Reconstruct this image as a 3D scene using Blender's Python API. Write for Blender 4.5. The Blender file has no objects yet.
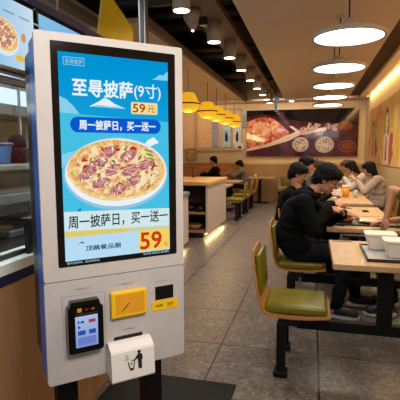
import bpy, bmesh, math, random
from math import sin, cos, pi, radians
from mathutils import Vector, Matrix, noise
random.seed(7)
SC = bpy.context.scene
COL = SC.collection

# ------------------------------------------------------------------ materials
def s2l(c):
    c = c / 255.0
    return c / 12.92 if c <= 0.04045 else ((c + 0.055) / 1.055) ** 2.4
def rgb(c): return (s2l(c[0]), s2l(c[1]), s2l(c[2]), 1.0)

class NT:
    def __init__(s, name):
        s.m = bpy.data.materials.new(name); s.m.use_nodes = True
        s.t = s.m.node_tree; s.b = s.t.nodes['Principled BSDF']; s.out = s.t.nodes['Material Output']
    def n(s, typ, **kw):
        nd = s.t.nodes.new(typ)
        for k, v in kw.items():
            if hasattr(nd, k): setattr(nd, k, v)
            else: nd.inputs[k].default_value = v
        return nd
    def l(s, a, b): s.t.links.new(a, b)
    def coord(s, kind='Object', scale=(1,1,1), rot=(0,0,0), loc=(0,0,0)):
        tc = s.n('ShaderNodeTexCoord'); mp = s.n('ShaderNodeMapping')
        mp.inputs['Scale'].default_value = scale; mp.inputs['Rotation'].default_value = rot
        mp.inputs['Location'].default_value = loc
        s.l(tc.outputs[kind], mp.inputs['Vector']); return mp.outputs['Vector']

def mat(name, c, rough=0.6, metal=0.0, spec=0.5, var=0.08, scale=18.0, coat=0.0, stretch=(1,1,1), bump=0.0):
    k = NT(name)
    v = k.coord(scale=stretch)
    nz = k.n('ShaderNodeTexNoise'); nz.inputs['Scale'].default_value = scale; nz.inputs['Detail'].default_value = 4
    k.l(v, nz.inputs['Vector'])
    rp = k.n('ShaderNodeValToRGB')
    c0 = rgb(c); lo = [x * (1 - var) for x in c0[:3]] + [1]; hi = [min(1, x * (1 + var)) for x in c0[:3]] + [1]
    rp.color_ramp.elements[0].color = lo; rp.color_ramp.elements[1].color = hi
    rp.color_ramp.elements[0].position = .3; rp.color_ramp.elements[1].position = .7
    k.l(nz.outputs['Fac'], rp.inputs['Fac']); k.l(rp.outputs['Color'], k.b.inputs['Base Color'])
    k.b.inputs['Roughness'].default_value = rough; k.b.inputs['Metallic'].default_value = metal
    k.b.inputs['Specular IOR Level'].default_value = spec; k.b.inputs['Coat Weight'].default_value = coat
    if bump:
        bp = k.n('ShaderNodeBump'); bp.inputs['Strength'].default_value = bump; bp.inputs['Distance'].default_value = .01
        k.l(nz.outputs['Fac'], bp.inputs['Height']); k.l(bp.outputs['Normal'], k.b.inputs['Normal'])
    return k.m

def wood(name, c1, c2, axis='x', scale=4, rough=0.4, coat=0.0):
    k = NT(name)
    st = {'x': (1, 9, 9), 'y': (9, 1, 9), 'z': (9, 9, 1)}[axis]
    v = k.coord(scale=st)
    nz = k.n('ShaderNodeTexNoise'); nz.inputs['Scale'].default_value = scale; nz.inputs['Detail'].default_value = 6
    nz.inputs['Distortion'].default_value = .6
    k.l(v, nz.inputs['Vector'])
    rp = k.n('ShaderNodeValToRGB'); rp.color_ramp.elements[0].color = rgb(c1); rp.color_ramp.elements[1].color = rgb(c2)
    rp.color_ramp.elements[0].position = .35; rp.color_ramp.elements[1].position = .68
    k.l(nz.outputs['Fac'], rp.inputs['Fac']); k.l(rp.outputs['Color'], k.b.inputs['Base Color'])
    k.b.inputs['Roughness'].default_value = rough; k.b.inputs['Coat Weight'].default_value = coat
    return k.m

def emit(name, c, strength=1.0, c2=None, axis=2, lo=0, hi=1, noise_amt=0, nscale=30):
    """self-lit surface; optionally a gradient between two colours along an object axis"""
    k = NT(name); k.t.nodes.remove(k.b)
    em = k.n('ShaderNodeEmission'); em.inputs['Strength'].default_value = strength
    em.inputs['Color'].default_value = rgb(c)
    if c2 is not None:
        v = k.coord(); sp = k.n('ShaderNodeSeparateXYZ'); k.l(v, sp.inputs[0])
        mr = k.n('ShaderNodeMapRange'); mr.inputs['From Min'].default_value = lo; mr.inputs['From Max'].default_value = hi
        k.l(sp.outputs[axis], mr.inputs['Value'])
        fac = mr.outputs['Result']
        if noise_amt:
            nz = k.n('ShaderNodeTexNoise'); nz.inputs['Scale'].default_value = nscale; k.l(v, nz.inputs['Vector'])
            fac = nz.outputs['Fac']
        rp = k.n('ShaderNodeValToRGB'); rp.color_ramp.elements[0].color = rgb(c); rp.color_ramp.elements[1].color = rgb(c2)
        if noise_amt:
            rp.color_ramp.elements[0].position = .38; rp.color_ramp.elements[1].position = .6
        k.l(fac, rp.inputs['Fac']); k.l(rp.outputs['Color'], em.inputs['Color'])
    k.l(em.outputs[0], k.out.inputs['Surface'])
    return k.m

def glass(name, tint=(235,240,240), gl=0.06):
    k = NT(name); k.t.nodes.remove(k.b)
    tr = k.n('ShaderNodeBsdfTransparent'); tr.inputs['Color'].default_value = rgb(tint)
    g = k.n('ShaderNodeBsdfGlossy'); g.inputs['Roughness'].default_value = .03
    mx = k.n('ShaderNodeMixShader'); mx.inputs[0].default_value = gl; k.l(tr.outputs[0], mx.inputs[1]); k.l(g.outputs[0], mx.inputs[2])
    k.l(mx.outputs[0], k.out.inputs['Surface']); return k.m

# ------------------------------------------------------------------ mesh builder
class MB:
    def __init__(s): s.bm = bmesh.new(); s.mi = 0
    def _mark(s, faces):
        for f in faces: f.material_index = s.mi
    def m(s, i): s.mi = i; return s
    def box(s, c, d, rot=None, bevel=0.0, seg=2, taper=None):
        r = bmesh.ops.create_cube(s.bm, size=1.0); vs = r['verts']
        for v in vs:
            v.co = Vector((v.co.x * d[0], v.co.y * d[1], v.co.z * d[2]))
            if taper and v.co.z < 0: v.co.x *= taper; v.co.y *= taper
        fs = {f for v in vs for f in v.link_faces}
        if bevel:
            es = list({e for v in vs for e in v.link_edges})
            rr = bmesh.ops.bevel(s.bm, geom=es, offset=bevel, segments=seg, affect='EDGES', profile=.5)
            fs = {f for v in rr['verts'] for f in v.link_faces} | {f for f in fs if f.is_valid}
            vs = list({v for f in fs for v in f.verts})
        s._mark(fs)
        M = Matrix.Translation(Vector(c)) @ (rot.to_4x4() if rot else Matrix())
        bmesh.ops.transform(s.bm, matrix=M, verts=list(vs)); return s
    def bb(s, x0, x1, y0, y1, z0, z1, bevel=0.0, **k):
        return s.box(((x0+x1)/2, (y0+y1)/2, (z0+z1)/2), (abs(x1-x0), abs(y1-y0), abs(z1-z0)), bevel=bevel, **k)
    def cone(s, p0, p1, r0, r1, seg=20, caps=True):
        p0, p1 = Vector(p0), Vector(p1); d = p1 - p0
        r = bmesh.ops.create_cone(s.bm, cap_ends=caps, segments=seg, radius1=r0, radius2=r1, depth=d.length)
        M = Matrix.Translation((p0 + p1) / 2) @ d.to_track_quat('Z', 'Y').to_matrix().to_4x4()
        bmesh.ops.transform(s.bm, matrix=M, verts=r['verts'])
        s._mark({f for v in r['verts'] for f in v.link_faces}); return s
    def ell(s, c, r, sub=2, rot=None):
        q = bmesh.ops.create_icosphere(s.bm, subdivisions=sub, radius=1.0)
        M = Matrix.Translation(Vector(c)) @ (rot.to_4x4() if rot else Matrix()) @ Matrix.Diagonal((r[0], r[1], r[2], 1))
        bmesh.ops.transform(s.bm, matrix=M, verts=q['verts'])
        s._mark({f for v in q['verts'] for f in v.link_faces}); return s
    def chain(s, pts, rad, seg=12, sub=2):
        for i, p in enumerate(pts):
            s.ell(p, (rad[i],)*3, sub)
            if i: s.cone(pts[i-1], p, rad[i-1], rad[i], seg)
        return s
    def tube(s, pts, r, seg=8):
        for i in range(1, len(pts)): s.cone(pts[i-1], pts[i], r, r, seg)
        for p in pts[1:-1]: s.ell(p, (r,)*3, 1)
        return s
    def lathe(s, prof, c=(0,0,0), seg=32):
        c = Vector(c); rings = []
        for (r, z) in prof:
            if r < 1e-5: rings.append([s.bm.verts.new(c + Vector((0,0,z)))])
            else: rings.append([s.bm.verts.new(c + Vector((r*cos(2*pi*i/seg), r*sin(2*pi*i/seg), z))) for i in range(seg)])
        for a, b in zip(rings, rings[1:]):
            for i in range(seg):
                j = (i+1) % seg
                vs = []
                for v in ((a[i], a[j], b[j], b[i]) if len(a) > 1 and len(b) > 1 else ((a[0], b[j], b[i]) if len(a) == 1 else (a[i], a[j], b[0]))):
                    vs.append(v)
                try: s._mark([s.bm.faces.new(vs)])
                except ValueError: pass
        return s
    def prism(s, poly, a, b, plane='xz'):
        """extrude a 2-D outline between a and b along the remaining axis"""
        def P(u, v, w):
            return {'xz': (u, w, v), 'yz': (w, u, v), 'xy': (u, v, w)}[plane]
        A = [s.bm.verts.new(P(u, v, a)) for u, v in poly]; B_ = [s.bm.verts.new(P(u, v, b)) for u, v in poly]
        n = len(poly); fs = [s.bm.faces.new(A), s.bm.faces.new(B_[::-1])]
        for i in range(n):
            j = (i+1) % n; fs.append(s.bm.faces.new((A[j], A[i], B_[i], B_[j])))
        s._mark(fs); return s
    def flat(s, poly, w, plane='xz', flip=False):
        def P(u, v): return {'xz': (u, w, v), 'yz': (w, u, v), 'xy': (u, v, w)}[plane]
        vs = [s.bm.verts.new(P(u, v)) for u, v in poly]
        if flip: vs = vs[::-1]
        s._mark([s.bm.faces.new(vs)]); return s
    def mesh(s, name, smooth=False):
        bmesh.ops.recalc_face_normals(s.bm, faces=s.bm.faces)
        me = bpy.data.meshes.new(name); s.bm.to_mesh(me); s.bm.free()
        if smooth:
            for p in me.polygons: p.use_smooth = True
        return me
    def obj(s, name, mats, parent=None, smooth=False, loc=(0,0,0), rotz=0):
        me = s.mesh(name, smooth)
        for m_ in (mats if isinstance(mats, (list, tuple)) else [mats]): me.materials.append(m_)
        return link(name, me, parent, loc, rotz)

def link(name, me, parent=None, loc=(0,0,0), rotz=0):
    o = bpy.data.objects.new(name, me); COL.objects.link(o); o.location = loc; o.rotation_euler = (0,0,rotz)
    if parent: o.parent = parent
    return o
def tag(o, label, cat, group=None, kind=None):
    o['label'] = label; o['category'] = cat
    if group: o['group'] = group
    if kind: o['kind'] = kind
    return o
def thing(name, label, cat, loc=(0,0,0), rotz=0, group=None):
    return tag(link(name, None, None, loc, rotz), label, cat, group)
def struct(mb, name, mats, parent=None, smooth=False):
    o = mb.obj(name, mats, parent, smooth)
    if not parent: o['kind'] = 'structure'
    return o
def copy_tree(o, parent=None):
    c = o.copy(); COL.objects.link(c)
    if parent: c.parent = parent
    for ch in [x for x in bpy.data.objects if x.parent == o]: copy_tree(ch, c)
    return c
def dup(o, loc, label, rotz=0, group=None):
    c = copy_tree(o); c.location = loc; c.rotation_euler = (0,0,rotz); c['label'] = label
    if group: c['group'] = group
    return c

def vox(mb, name, mats, parent, voxel=.006, smooth=4, amp=0, freq=10, stretch=(1,1,1)):
    """union of overlapping solids into one continuous skin"""
    me = mb.mesh(name + '_raw'); t = bpy.data.objects.new('tmp', me); COL.objects.link(t)
    r = t.modifiers.new('r', 'REMESH'); r.mode = 'VOXEL'; r.voxel_size = voxel
    q = t.modifiers.new('s', 'SMOOTH'); q.iterations = smooth; q.factor = .5
    dg = bpy.context.evaluated_depsgraph_get(); dg.update()
    out = bpy.data.meshes.new_from_object(t.evaluated_get(dg)); out.name = name
    bpy.data.objects.remove(t); bpy.data.meshes.remove(me)
    if amp:
        out.update(); nrm = [v.normal.copy() for v in out.vertices]
        for v, n_ in zip(out.vertices, nrm):
            p = Vector((v.co.x*stretch[0], v.co.y*stretch[1], v.co.z*stretch[2])) * freq
            v.co += n_ * (noise.noise(p) * amp)
    for p in out.polygons: p.use_smooth = True
    out.materials.clear()
    for m_ in (mats if isinstance(mats, (list, tuple)) else [mats]): out.materials.append(m_)
    return link(name, out, parent)

def text(body, name, m_, parent, x0, x1, z0, z1, y, bold=0.0, extrude=0.0):
    """flat lettering fitted to a rectangle of the local xz plane, facing -y"""
    cu = bpy.data.curves.new('t', 'FONT'); cu.body = body; cu.size = 1; cu.resolution_u = 3
    t = bpy.data.objects.new('tmp', cu); COL.objects.link(t)
    dg = bpy.context.evaluated_depsgraph_get(); dg.update()
    me = bpy.data.meshes.new_from_object(t.evaluated_get(dg)); me.name = name
    bpy.data.objects.remove(t); bpy.data.curves.remove(cu)
    xs = [v.co.x for v in me.vertices]; ys = [v.co.y for v in me.vertices]
    a, b, c, d = min(xs), max(xs), min(ys), max(ys)
    for v in me.vertices:
        v.co = Vector((x0 + (v.co.x-a)/(b-a)*(x1-x0), y, z0 + (v.co.y-c)/(d-c)*(z1-z0)))
    if bold:   # heavier strokes: the same outline laid down a few times, slightly shifted
        bm = bmesh.new(); w = bold*(z1-z0)*.9
        for k_ in range(8):
            n0 = len(bm.verts); bm.from_mesh(me); bm.verts.ensure_lookup_table()
            for v in bm.verts[n0:]: v.co += Vector((w*cos(k_*pi/4), -.00001*k_, w*sin(k_*pi/4)))
        bm.to_mesh(me); bm.free()
    me.materials.clear(); me.materials.append(m_)
    return link(name, me, parent)

# ------------------------------------------------------------------ palette
M = {}
M['panel'] = mat('kiosk_ivory', (188,180,174), .45, var=.03)
M['panel2'] = mat('kiosk_ivory_lower', (182,176,173), .5, var=.03)
M['blue'] = mat('kiosk_blue_side', (28,96,205), .35, var=.05)
M['black'] = mat('black_plastic', (12,12,14), .35, var=.1)
M['bezel'] = mat('black_glass', (5,5,7), .08, var=.02)
M['steel_black'] = mat('black_steel', (5,5,6), .5, spec=.25, var=.15)
M['chrome'] = mat('brushed_steel', (120,118,112), .3, .9, var=.1, scale=40, stretch=(1,1,.05))
M['yellow'] = mat('yellow_plastic', (235,185,10), .4, var=.04)
M['orange'] = mat('orange_plastic', (215,150,25), .5, var=.05)
M['white'] = mat('white_plastic', (225,220,215), .5, var=.02)
M['ink'] = mat('black_ink', (15,15,18), .6, var=0)
M['greyink'] = mat('grey_ink', (135,130,128), .6, var=0)
M['ply'] = wood('plywood', (196,150,92), (224,180,120), 'x', 6, .35)
M['plyedge'] = wood('seat_plywood', (160,108,54), (186,134,74), 'z', 10, .35, .2)
M['pad'] = mat('olive_vinyl', (108,102,10), .33, var=.12, scale=9, bump=.15)
M['table'] = wood('table_laminate', (180,144,104), (196,160,118), 'y', 3, .38, .15)
M['ceil'] = mat('ceiling_beige', (212,194,178), .8, var=.03, scale=2)
M['beam'] = mat('ceiling_brown_beam', (124,104,94), .7, var=.06)
M['dark'] = mat('ceiling_dark', (14,13,13), .9, var=.3, scale=3)
M['duct'] = mat('grey_duct', (58,55,53), .5, var=.2, scale=3)
M['kceil'] = mat('kitchen_ceiling_grey', (150,150,152), .5, .2, var=.06, scale=3)
M['wall'] = mat('wall_warm', (236,208,166), .75, var=.04, scale=2)
M['wainscot'] = mat('wall_wood', (186,146,94), .6, var=.03, scale=2)
M['wallr'] = mat('wall_cream', (214,186,140), .75, var=.03, scale=2)
M['kwood'] = wood('counter_front_wood', (150,114,76), (166,128,88), 'z', 2, .5)
M['navy'] = mat('navy_trim', (10,24,66), .35, var=.05)
M['ledge'] = mat('white_counter', (226,228,222), .3, var=.03)
M['stainless'] = mat('stainless', (150,160,165), .35, .6, var=.08, stretch=(1,.1,1))
M['tile'] = mat('kitchen_wall', (190,200,205), .4, var=.06)
M['glass'] = glass('clear_glass')
M['island'] = mat('island_laminate', (190,174,158), .5, var=.03)
M['skin'] = mat('skin', (178,124,98), .5, var=.06)
M['skin2'] = mat('skin_lips', (170,100,86), .5, var=.04)
M['hair'] = mat('black_hair', (8,7,7), .7, spec=.2, var=.3, scale=60, stretch=(1,1,.3), bump=.3)
M['hairb'] = mat('brown_hair', (74,46,28), .45, var=.3, scale=60, bump=.5)
M['jacket'] = mat('black_jacket', (6,7,9), .9, spec=.15, var=.25, scale=14, bump=.3)
M['trouser'] = mat('dark_trousers', (12,16,22), .9, spec=.15, var=.2, scale=14, bump=.3)
M['cream'] = mat('cream_coat', (172,156,144), .85, var=.1, bump=.3)
M['greycoat'] = mat('grey_coat', (96,92,90), .85, var=.12, bump=.3)
M['olive'] = mat('olive_cloth', (74,76,40), .85, var=.15, bump=.3)
M['shoe'] = mat('black_shoe', (14,14,15), .5, var=.1)
M['sole'] = mat('shoe_sole', (190,186,180), .6, var=.05)
M['eye'] = mat('eye_dark', (20,14,12), .2, var=0)
M['eyew'] = mat('eye_white', (120,112,106), .6, var=0)
M['lampshade'] = mat('lamp_metal_grey', (205,198,190), .45, .1, var=.03)
M['lampglow'] = emit('lamp_diffuser', (255,250,236), 6.0)
M['downglow'] = emit('downlight_glow', (255,244,226), 9.0)
M['cyl'] = mat('cylinder_lamp_grey', (165,152,144), .5, var=.05)
M['paper'] = mat('white_paper', (228,222,212), .7, var=.03)
M['tray'] = mat('tray_grey', (190,186,182), .4, var=.05)
M['traydark'] = mat('tray_dark', (30,28,28), .4, var=.05)
M['mat'] = mat('floor_mat', (24,23,22), .95, var=.3, scale=80)

# ------------------------------------------------------------------ setting: floor
def floor_mat():
    k = NT('terrazzo_tiles'); v = k.coord()
    sp = k.n('ShaderNodeSeparateXYZ'); k.l(v, sp.inputs[0])
    def line(axis, off, pitch, w):
        a = k.n('ShaderNodeMath', operation='SUBTRACT'); k.l(sp.outputs[axis], a.inputs[0]); a.inputs[1].default_value = off
        b = k.n('ShaderNodeMath', operation='PINGPONG'); k.l(a.outputs[0], b.inputs[0]); b.inputs[1].default_value = pitch/2
        c = k.n('ShaderNodeMath', operation='LESS_THAN'); k.l(b.outputs[0], c.inputs[0]); c.inputs[1].default_value = w
        return c
    lx, ly = line(0, -.64, .71, .006), line(1, 3.08, .71, .006)
    mx = k.n('ShaderNodeMath', operation='MAXIMUM'); k.l(lx.outputs[0], mx.inputs[0]); k.l(ly.outputs[0], mx.inputs[1])
    vo = k.n('ShaderNodeTexVoronoi'); vo.inputs['Scale'].default_value = 48; k.l(v, vo.inputs['Vector'])
    r1 = k.n('ShaderNodeValToRGB')
    for p_, c_ in ((.0, (88,80,76)), (.35, (108,99,94)), (.62, (116,107,101)), (.8, (140,130,122))):
        if p_ == 0: r1.color_ramp.elements[0].color = rgb(c_)
        elif p_ == .8: r1.color_ramp.elements[-1].color = rgb(c_); r1.color_ramp.elements[-1].position = .95
        else:
            e = r1.color_ramp.elements.new(p_); e.color = rgb(c_)
    s3 = k.n('ShaderNodeSeparateColor'); k.l(vo.outputs['Color'], s3.inputs[0]); k.l(s3.outputs[0], r1.inputs['Fac'])
    nz = k.n('ShaderNodeTexNoise'); nz.inputs['Scale'].default_value = 5; nz.inputs['Detail'].default_value = 8; k.l(v, nz.inputs['Vector'])
    m1 = k.n('ShaderNodeMix', data_type='RGBA'); m1.blend_type = 'MULTIPLY'; m1.inputs['Factor'].default_value = .6
    k.l(r1.outputs['Color'], m1.inputs['A']); k.l(nz.outputs['Fac'], m1.inputs['B'])
    m2 = k.n('ShaderNodeMix', data_type='RGBA'); k.l(mx.outputs[0], m2.inputs['Factor']); k.l(m1.outputs['Result'], m2.inputs['A'])
    m2.inputs['B'].default_value = rgb((22,18,16)); k.l(m2.outputs['Result'], k.b.inputs['Base Color'])
    rr = k.n('ShaderNodeMapRange'); rr.inputs['To Min'].default_value = .24; rr.inputs['To Max'].default_value = .42
    k.l(nz.outputs['Fac'], rr.inputs['Value']); k.l(rr.outputs['Result'], k.b.inputs['Roughness'])
    return k.m
YB = 13.0; XR = 1.4; XL = -4.3; ZC = 2.9
struct(MB().bb(-5, 3.5, -1.5, YB+.2, -.1, 0), 'floor', floor_mat())
struct(MB().bb(XL-.1, XR+.1, YB, YB+.1, 0, 3.8), 'wall_back', M['wall'])
struct(MB().bb(XR, XR+.1, -1.5, YB, 0, 3.8), 'wall_right', M['wallr'])
struct(MB().bb(XL-.1, XL, -1.5, YB, 0, 3.8), 'wall_left', M['wall'])
# beige dropped ceiling over the tables, recess with ducts to its left, beige ceiling above the lanterns
mb = MB().bb(-.78, .88, -1.5, 12.2, ZC, ZC+.06)
struct(mb, 'ceiling', M['ceil'])
struct(MB().bb(XL, -1.86, 4.6, 12.2, ZC-.02, ZC+.04), 'ceiling', M['ceil'])
struct(MB().bb(XL, XR, 12.2, YB, ZC, ZC+.7), 'ceiling', M['ceil'])
struct(MB().bb(1.14, 1.3, -1.5, 12.2, ZC-.01, ZC+.12), 'trim_1', M['ceil'])
struct(MB().bb(XL, XR, -1.5, YB, 3.62, 3.72), 'ceiling', M['dark'])
struct(MB().bb(.88, 1.14, -1.5, 12.2, ZC+.05, ZC+.1), 'trim_2', mat('groove_brown', (70,48,38), .8))
# lighting trough beam in the recess
struct(MB().bb(-1.36, -1.02, -1.5, 12.2, ZC+.12, ZC+.2), 'trim_3', M['beam'])
struct(MB().bb(-1.88, -1.83, 4.6, 12.2, ZC-.03, ZC+.08), 'trim_4', M['beam'])
for i in range(15):
    y = .8 + i*.82
    o = MB().tube([(-4.2, y, 3.3+.1*sin(i*2.1)), (-.8, y, 3.3+.1*sin(i*2.1))], .05+.03*(i % 2)).obj('ceiling_pipe', M['duct'], smooth=True)
    tag(o, 'dark grey pipe crossing the open ceiling recess', 'pipe', 'pipes crossing the open ceiling')
for i, x in enumerate((-1.62, -.9)):
    o = MB().bb(x-.09, x+.09, 0, 12.1, 3.34+.06*i, 3.5+.06*i, .02).obj('air_duct', M['duct'])
    tag(o, ['dark rectangular duct running left of the downlight beam', 'dark rectangular duct running right of the downlight beam'][i], 'duct')
# kitchen ceiling: grey panels with ribs
struct(MB().bb(XL, -2.22, -1.5, 4.5, ZC-.05, ZC), 'ceiling', M['kceil'])
for i, x in enumerate((-2.25, -2.75, -3.3)):
    struct(MB().bb(x-.05, x+.05, -1.5, 4.5, ZC-.11, ZC-.05), 'trim_%d' % (5+i), mat('kitchen_ceiling_rib%d' % i, (84,80,78), .6))
# wainscot, ledge and panels on the back wall
struct(MB().bb(-4.3, XR, YB-.04, YB, 0, 1.1), 'trim_8', M['wainscot'])
struct(MB().bb(-2.05, XR, YB-.05, YB, 1.1, 1.16), 'trim_9', M['wallr'])
struct(MB().bb(-4.3, -2.05, YB-.35, YB-.3, 0, 1.15).bb(-4.3, -2.05, YB-.3, YB-.04, 0, .48), 'trim_10', wood('booth_wood', (170,104,52), (204,140,80), 'x', 3, .5))
struct(MB().bb(-4.3, -2.05, YB-.36, YB-.28, 1.15, 1.53).bb(-4.3, -2.0, YB-.4, YB-.26, 1.53, 1.58), 'trim_11', mat('partition_cream', (206,184,152), .6))
# windows with blinds on the back wall, left of the mural
for i, (a, b) in enumerate(((-4.2, -3.55), (-3.47, -2.98), (-2.94, -2.1))):
    w = MB().bb(a, b, YB-.02, YB-.01, 1.6, 2.74).obj('window_%d' % (i+1), mat('blind_amber%d' % i, (236,196,150), .7, var=.05)); w['kind'] = 'structure'
    fr = MB()
    for x in (a, b): fr.bb(x-.025, x+.025, YB-.05, YB, 1.58, 2.76)
    fr.bb(a, b, YB-.05, YB, 2.72, 2.78)
    fr.obj('window_frame', M['wallr'], w)
post_c = [((-2.98,-2.82),(160,160,205)), ((-2.68,-2.42),(186,212,236)), ((-2.34,-2.1),(206,222,240))]
for i, ((a, b), c) in enumerate(post_c):
    t = thing('window_poster', ['narrow lilac poster hanging on the back window', 'pale blue poster with dark figure on the back window', 'white poster with dark figure beside the mural'][i], 'poster', (0, YB-.06, 0))
    MB().bb(a, b, -.01, 0, 1.62, 2.4).obj('sheet', mat('poster%d' % i, c, .4, var=.25, scale=7), t)
    if i:
        MB().ell(((a+b)/2, -.012, 2.05), (.03, .004, .035), 2).bb((a+b)/2-.04, (a+b)/2+.04, -.014, -.01, 1.8, 2.02, .003).obj('printed_figure', M['navy'], t)
t = thing('picture_frame', 'small white framed dark picture left of the mural', 'picture', (-2.1, YB-.28, 1.6))
MB().bb(-.13, .1, -.02, 0, -.13, .12).obj('frame', M['white'], t); MB().bb(-.06, .05, -.025, -.02, -.07, .05).obj('print', M['ink'], t)
o = MB().bb(-.1,.1,-.03,0,0,.5,.01).obj('wall_panel', M['stainless'], None, loc=(-2.0, YB-.01, 2.2)); tag(o, 'narrow grey blue wall strip at left edge of mural', 'panel')

# ------------------------------------------------------------------ back mural (glossy printed panel)
def food_mat(name, cols, scale, stretch=(1,1,1), rough=.06):
    k = NT(name); v = k.coord(scale=stretch)
    nz = k.n('ShaderNodeTexNoise'); nz.inputs['Scale'].default_value = scale; nz.inputs['Detail'].default_value = 8; nz.inputs['Distortion'].default_value = 1.2
    k.l(v, nz.inputs['Vector']); rp = k.n('ShaderNodeValToRGB')
    n_ = len(cols)
    for i, c in enumerate(cols):
        p = .3 + .42*i/(n_-1)
        if i == 0: e = rp.color_ramp.elements[0]; e.position = p
        elif i == n_-1: e = rp.color_ramp.elements[-1]; e.position = p
        else: e = rp.color_ramp.elements.new(p)
        e.color = rgb(c)
    k.l(nz.outputs['Fac'], rp.inputs['Fac']); k.l(rp.outputs['Color'], k.b.inputs['Base Color'])
    k.b.inputs['Roughness'].default_value = rough; k.b.inputs['Specular IOR Level'].default_value = .8
    return k.m
def circ(cx, cz, rx, rz, n=32, ph=0, wob=0, seed=0):
    return [(cx + rx*cos(2*pi*i/n+ph)*(1+wob*noise.noise(Vector((cos(2*pi*i/n)*2+seed, sin(2*pi*i/n)*2, seed)))),
             cz + rz*sin(2*pi*i/n+ph)*(1+wob*noise.noise(Vector((cos(2*pi*i/n)*2+seed, sin(2*pi*i/n)*2, seed+5))))) for i in range(n)]
mural = thing('food_mural', 'wide dark red food mural with sliced ham and three plates on back wall', 'mural', (0, YB-.03, 0))
mp = [food_mat('mural_ground', [(48,22,32),(84,34,50),(112,50,62)], 2.2),
      food_mat('mural_dark', [(14,14,18),(34,26,30)], 2),
      food_mat('mural_meat', [(140,36,30),(214,92,66),(246,176,140),(200,76,58)], 5, (1,1,1.4)),
      food_mat('mural_meat_light', [(200,96,76),(250,190,150),(255,236,206)], 7),
      food_mat('mural_white', [(226,200,180),(255,244,226)], 4),
      food_mat('mural_script', [(196,150,140),(226,190,172)], 6),
      food_mat('mural_plate', [(200,176,156),(236,216,196)], 8),
      food_mat('mural_dough', [(246,238,222),(150,90,60),(250,246,236),(214,196,176)], 14),
      food_mat('mural_brown', [(70,30,22),(150,70,40),(110,50,30)], 20)]
X0, X1, Z0, Z1 = -1.94, 1.22, 1.345, 2.70
mb = MB(); mb.m(0).bb(X0, X1, -.02, 0, Z0, Z1)
mb.m(1).flat([(-.9, Z1-.005), (X1, Z1-.005), (X1, 2.2), (.5, 2.3), (-.3, 2.35), (-.75, 2.42)], -.021)
mb.m(1).flat([(X0, Z1-.002), (-.9, Z1-.002), (-1.0, 2.5), (-1.4, 2.58), (-1.94, 2.5)], -.0215)
mb.m(2).flat([(-1.93,1.5), (-1.93,2.36), (-1.7,2.45), (-1.4,2.5), (-1.16,2.46), (-.95,2.3), (-.72,2.05), (-.66,1.9), (-.9,1.78), (-1.3,1.62)], -.022)
mb.m(3).flat(circ(-1.5, 2.15, .3, .2, 24, 0, .4, 3), -.0225)
mb.m(3).flat(circ(-1.12, 2.2, .12, .2, 24, 0, .4, 8), -.0225)
mb.m(2).flat(circ(-.82, 2.0, .13, .14, 24, 0, .3, 5), -.0228)
mb.m(4).flat([(-1.93,1.5), (-1.93,1.56), (-1.3,1.72), (-.75,1.95), (-.5,2.06), (-.7,2.22), (-.62,2.23), (-.42,2.1), (-.3,2.0), (-.7,1.8), (-1.25,1.64)], -.023)
# brush lettering band of the mural
for i, (x, z, w, h_) in enumerate(((-.28,2.12,.12,.16),(-.1,2.2,.1,.2),(.08,2.22,.1,.15),(.24,2.12,.1,.13),(.42,2.2,.12,.2),(.58,2.12,.08,.15))):
    mb.m(5).flat(circ(x, z, w*.9, h_*.45, 18, i, .8, i*3.3), -.0235)
mb.m(5).flat([(-.42,2.0), (-.3,2.06), (.2,2.16), (.66,2.28), (.68,2.22), (.2,2.06), (-.3,1.96)], -.0232)
mb.m(8).flat(circ(.85, 2.2, .22, .13, 24, 0, .3, 2), -.0233)
for i, (x, z, r) in enumerate(((-.36,1.69,.235), (.31,1.68,.26), (.93,1.63,.25))):
    if i < 2:
        mb.m(6).flat(circ(x, z, r, r*.9, 40), -.024); mb.m(7).flat(circ(x, z, r*.82, r*.72, 40), -.0245)
        mb.m(4).flat(circ(x+.02, z-.03, r*.4, r*.22, 24, 0, .3, i), -.025)
    else:
        mb.m(8).flat(circ(x, z, r, r*.7, 40), -.024); mb.m(0).flat(circ(x, z, r*.8, r*.5, 40), -.0245); mb.m(8).flat(circ(x, z, r*.7, r*.38, 40, 0, .2, 4), -.025)
mb.obj('printed_panel', mp, mural)
# ink brush strokes over the lettering
for k_, (cx, cz) in enumerate(((-.22,2.22), (-.02,2.28), (.45,2.2))):
    mb = MB()
    pts = [(cx + .1*cos(a*.7)*(.4+.1*a), -.03, cz + .1*sin(a*.9+k_)) for a in range(0, 7)]
    mb.tube(pts, .009, 6); mb.obj('brush_stroke', mp[1], mural)


# ------------------------------------------------------------------ right wall mural
rm = thing('painted_mural', 'tall orange and yellow watercolour mural of pale figures on right wall', 'mural', (XR-.02, 0, 0))
def wc_mat():
    k = NT('watercolour'); v = k.coord(scale=(1, 2.0, .9))
    nz = k.n('ShaderNodeTexNoise'); nz.inputs['Scale'].default_value = 1.1; nz.inputs['Detail'].default_value = 5; k.l(v, nz.inputs['Vector'])
    rp = k.n('ShaderNodeValToRGB'); rp.color_ramp.elements[0].position = .3; rp.color_ramp.elements[1].position = .72
    rp.color_ramp.elements[0].color = rgb((196,150,140)); rp.color_ramp.elements[1].color = rgb((214,120,96))
    for p, c in ((.38,(232,196,120)), (.46,(238,186,70)), (.53,(236,206,160)), (.6,(226,128,80)), (.66,(232,178,120))):
        e = rp.color_ramp.elements.new(p); e.color = rgb(c)
    k.l(nz.outputs['Fac'], rp.inputs['Fac']); k.l(rp.outputs['Color'], k.b.inputs['Base Color']); k.b.inputs['Roughness'].default_value = .6
    return k.m
MB().bb(-.005, .02, 2.0, 12.1, 1.2, 2.5).obj('painted_panel', wc_mat(), rm)
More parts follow.
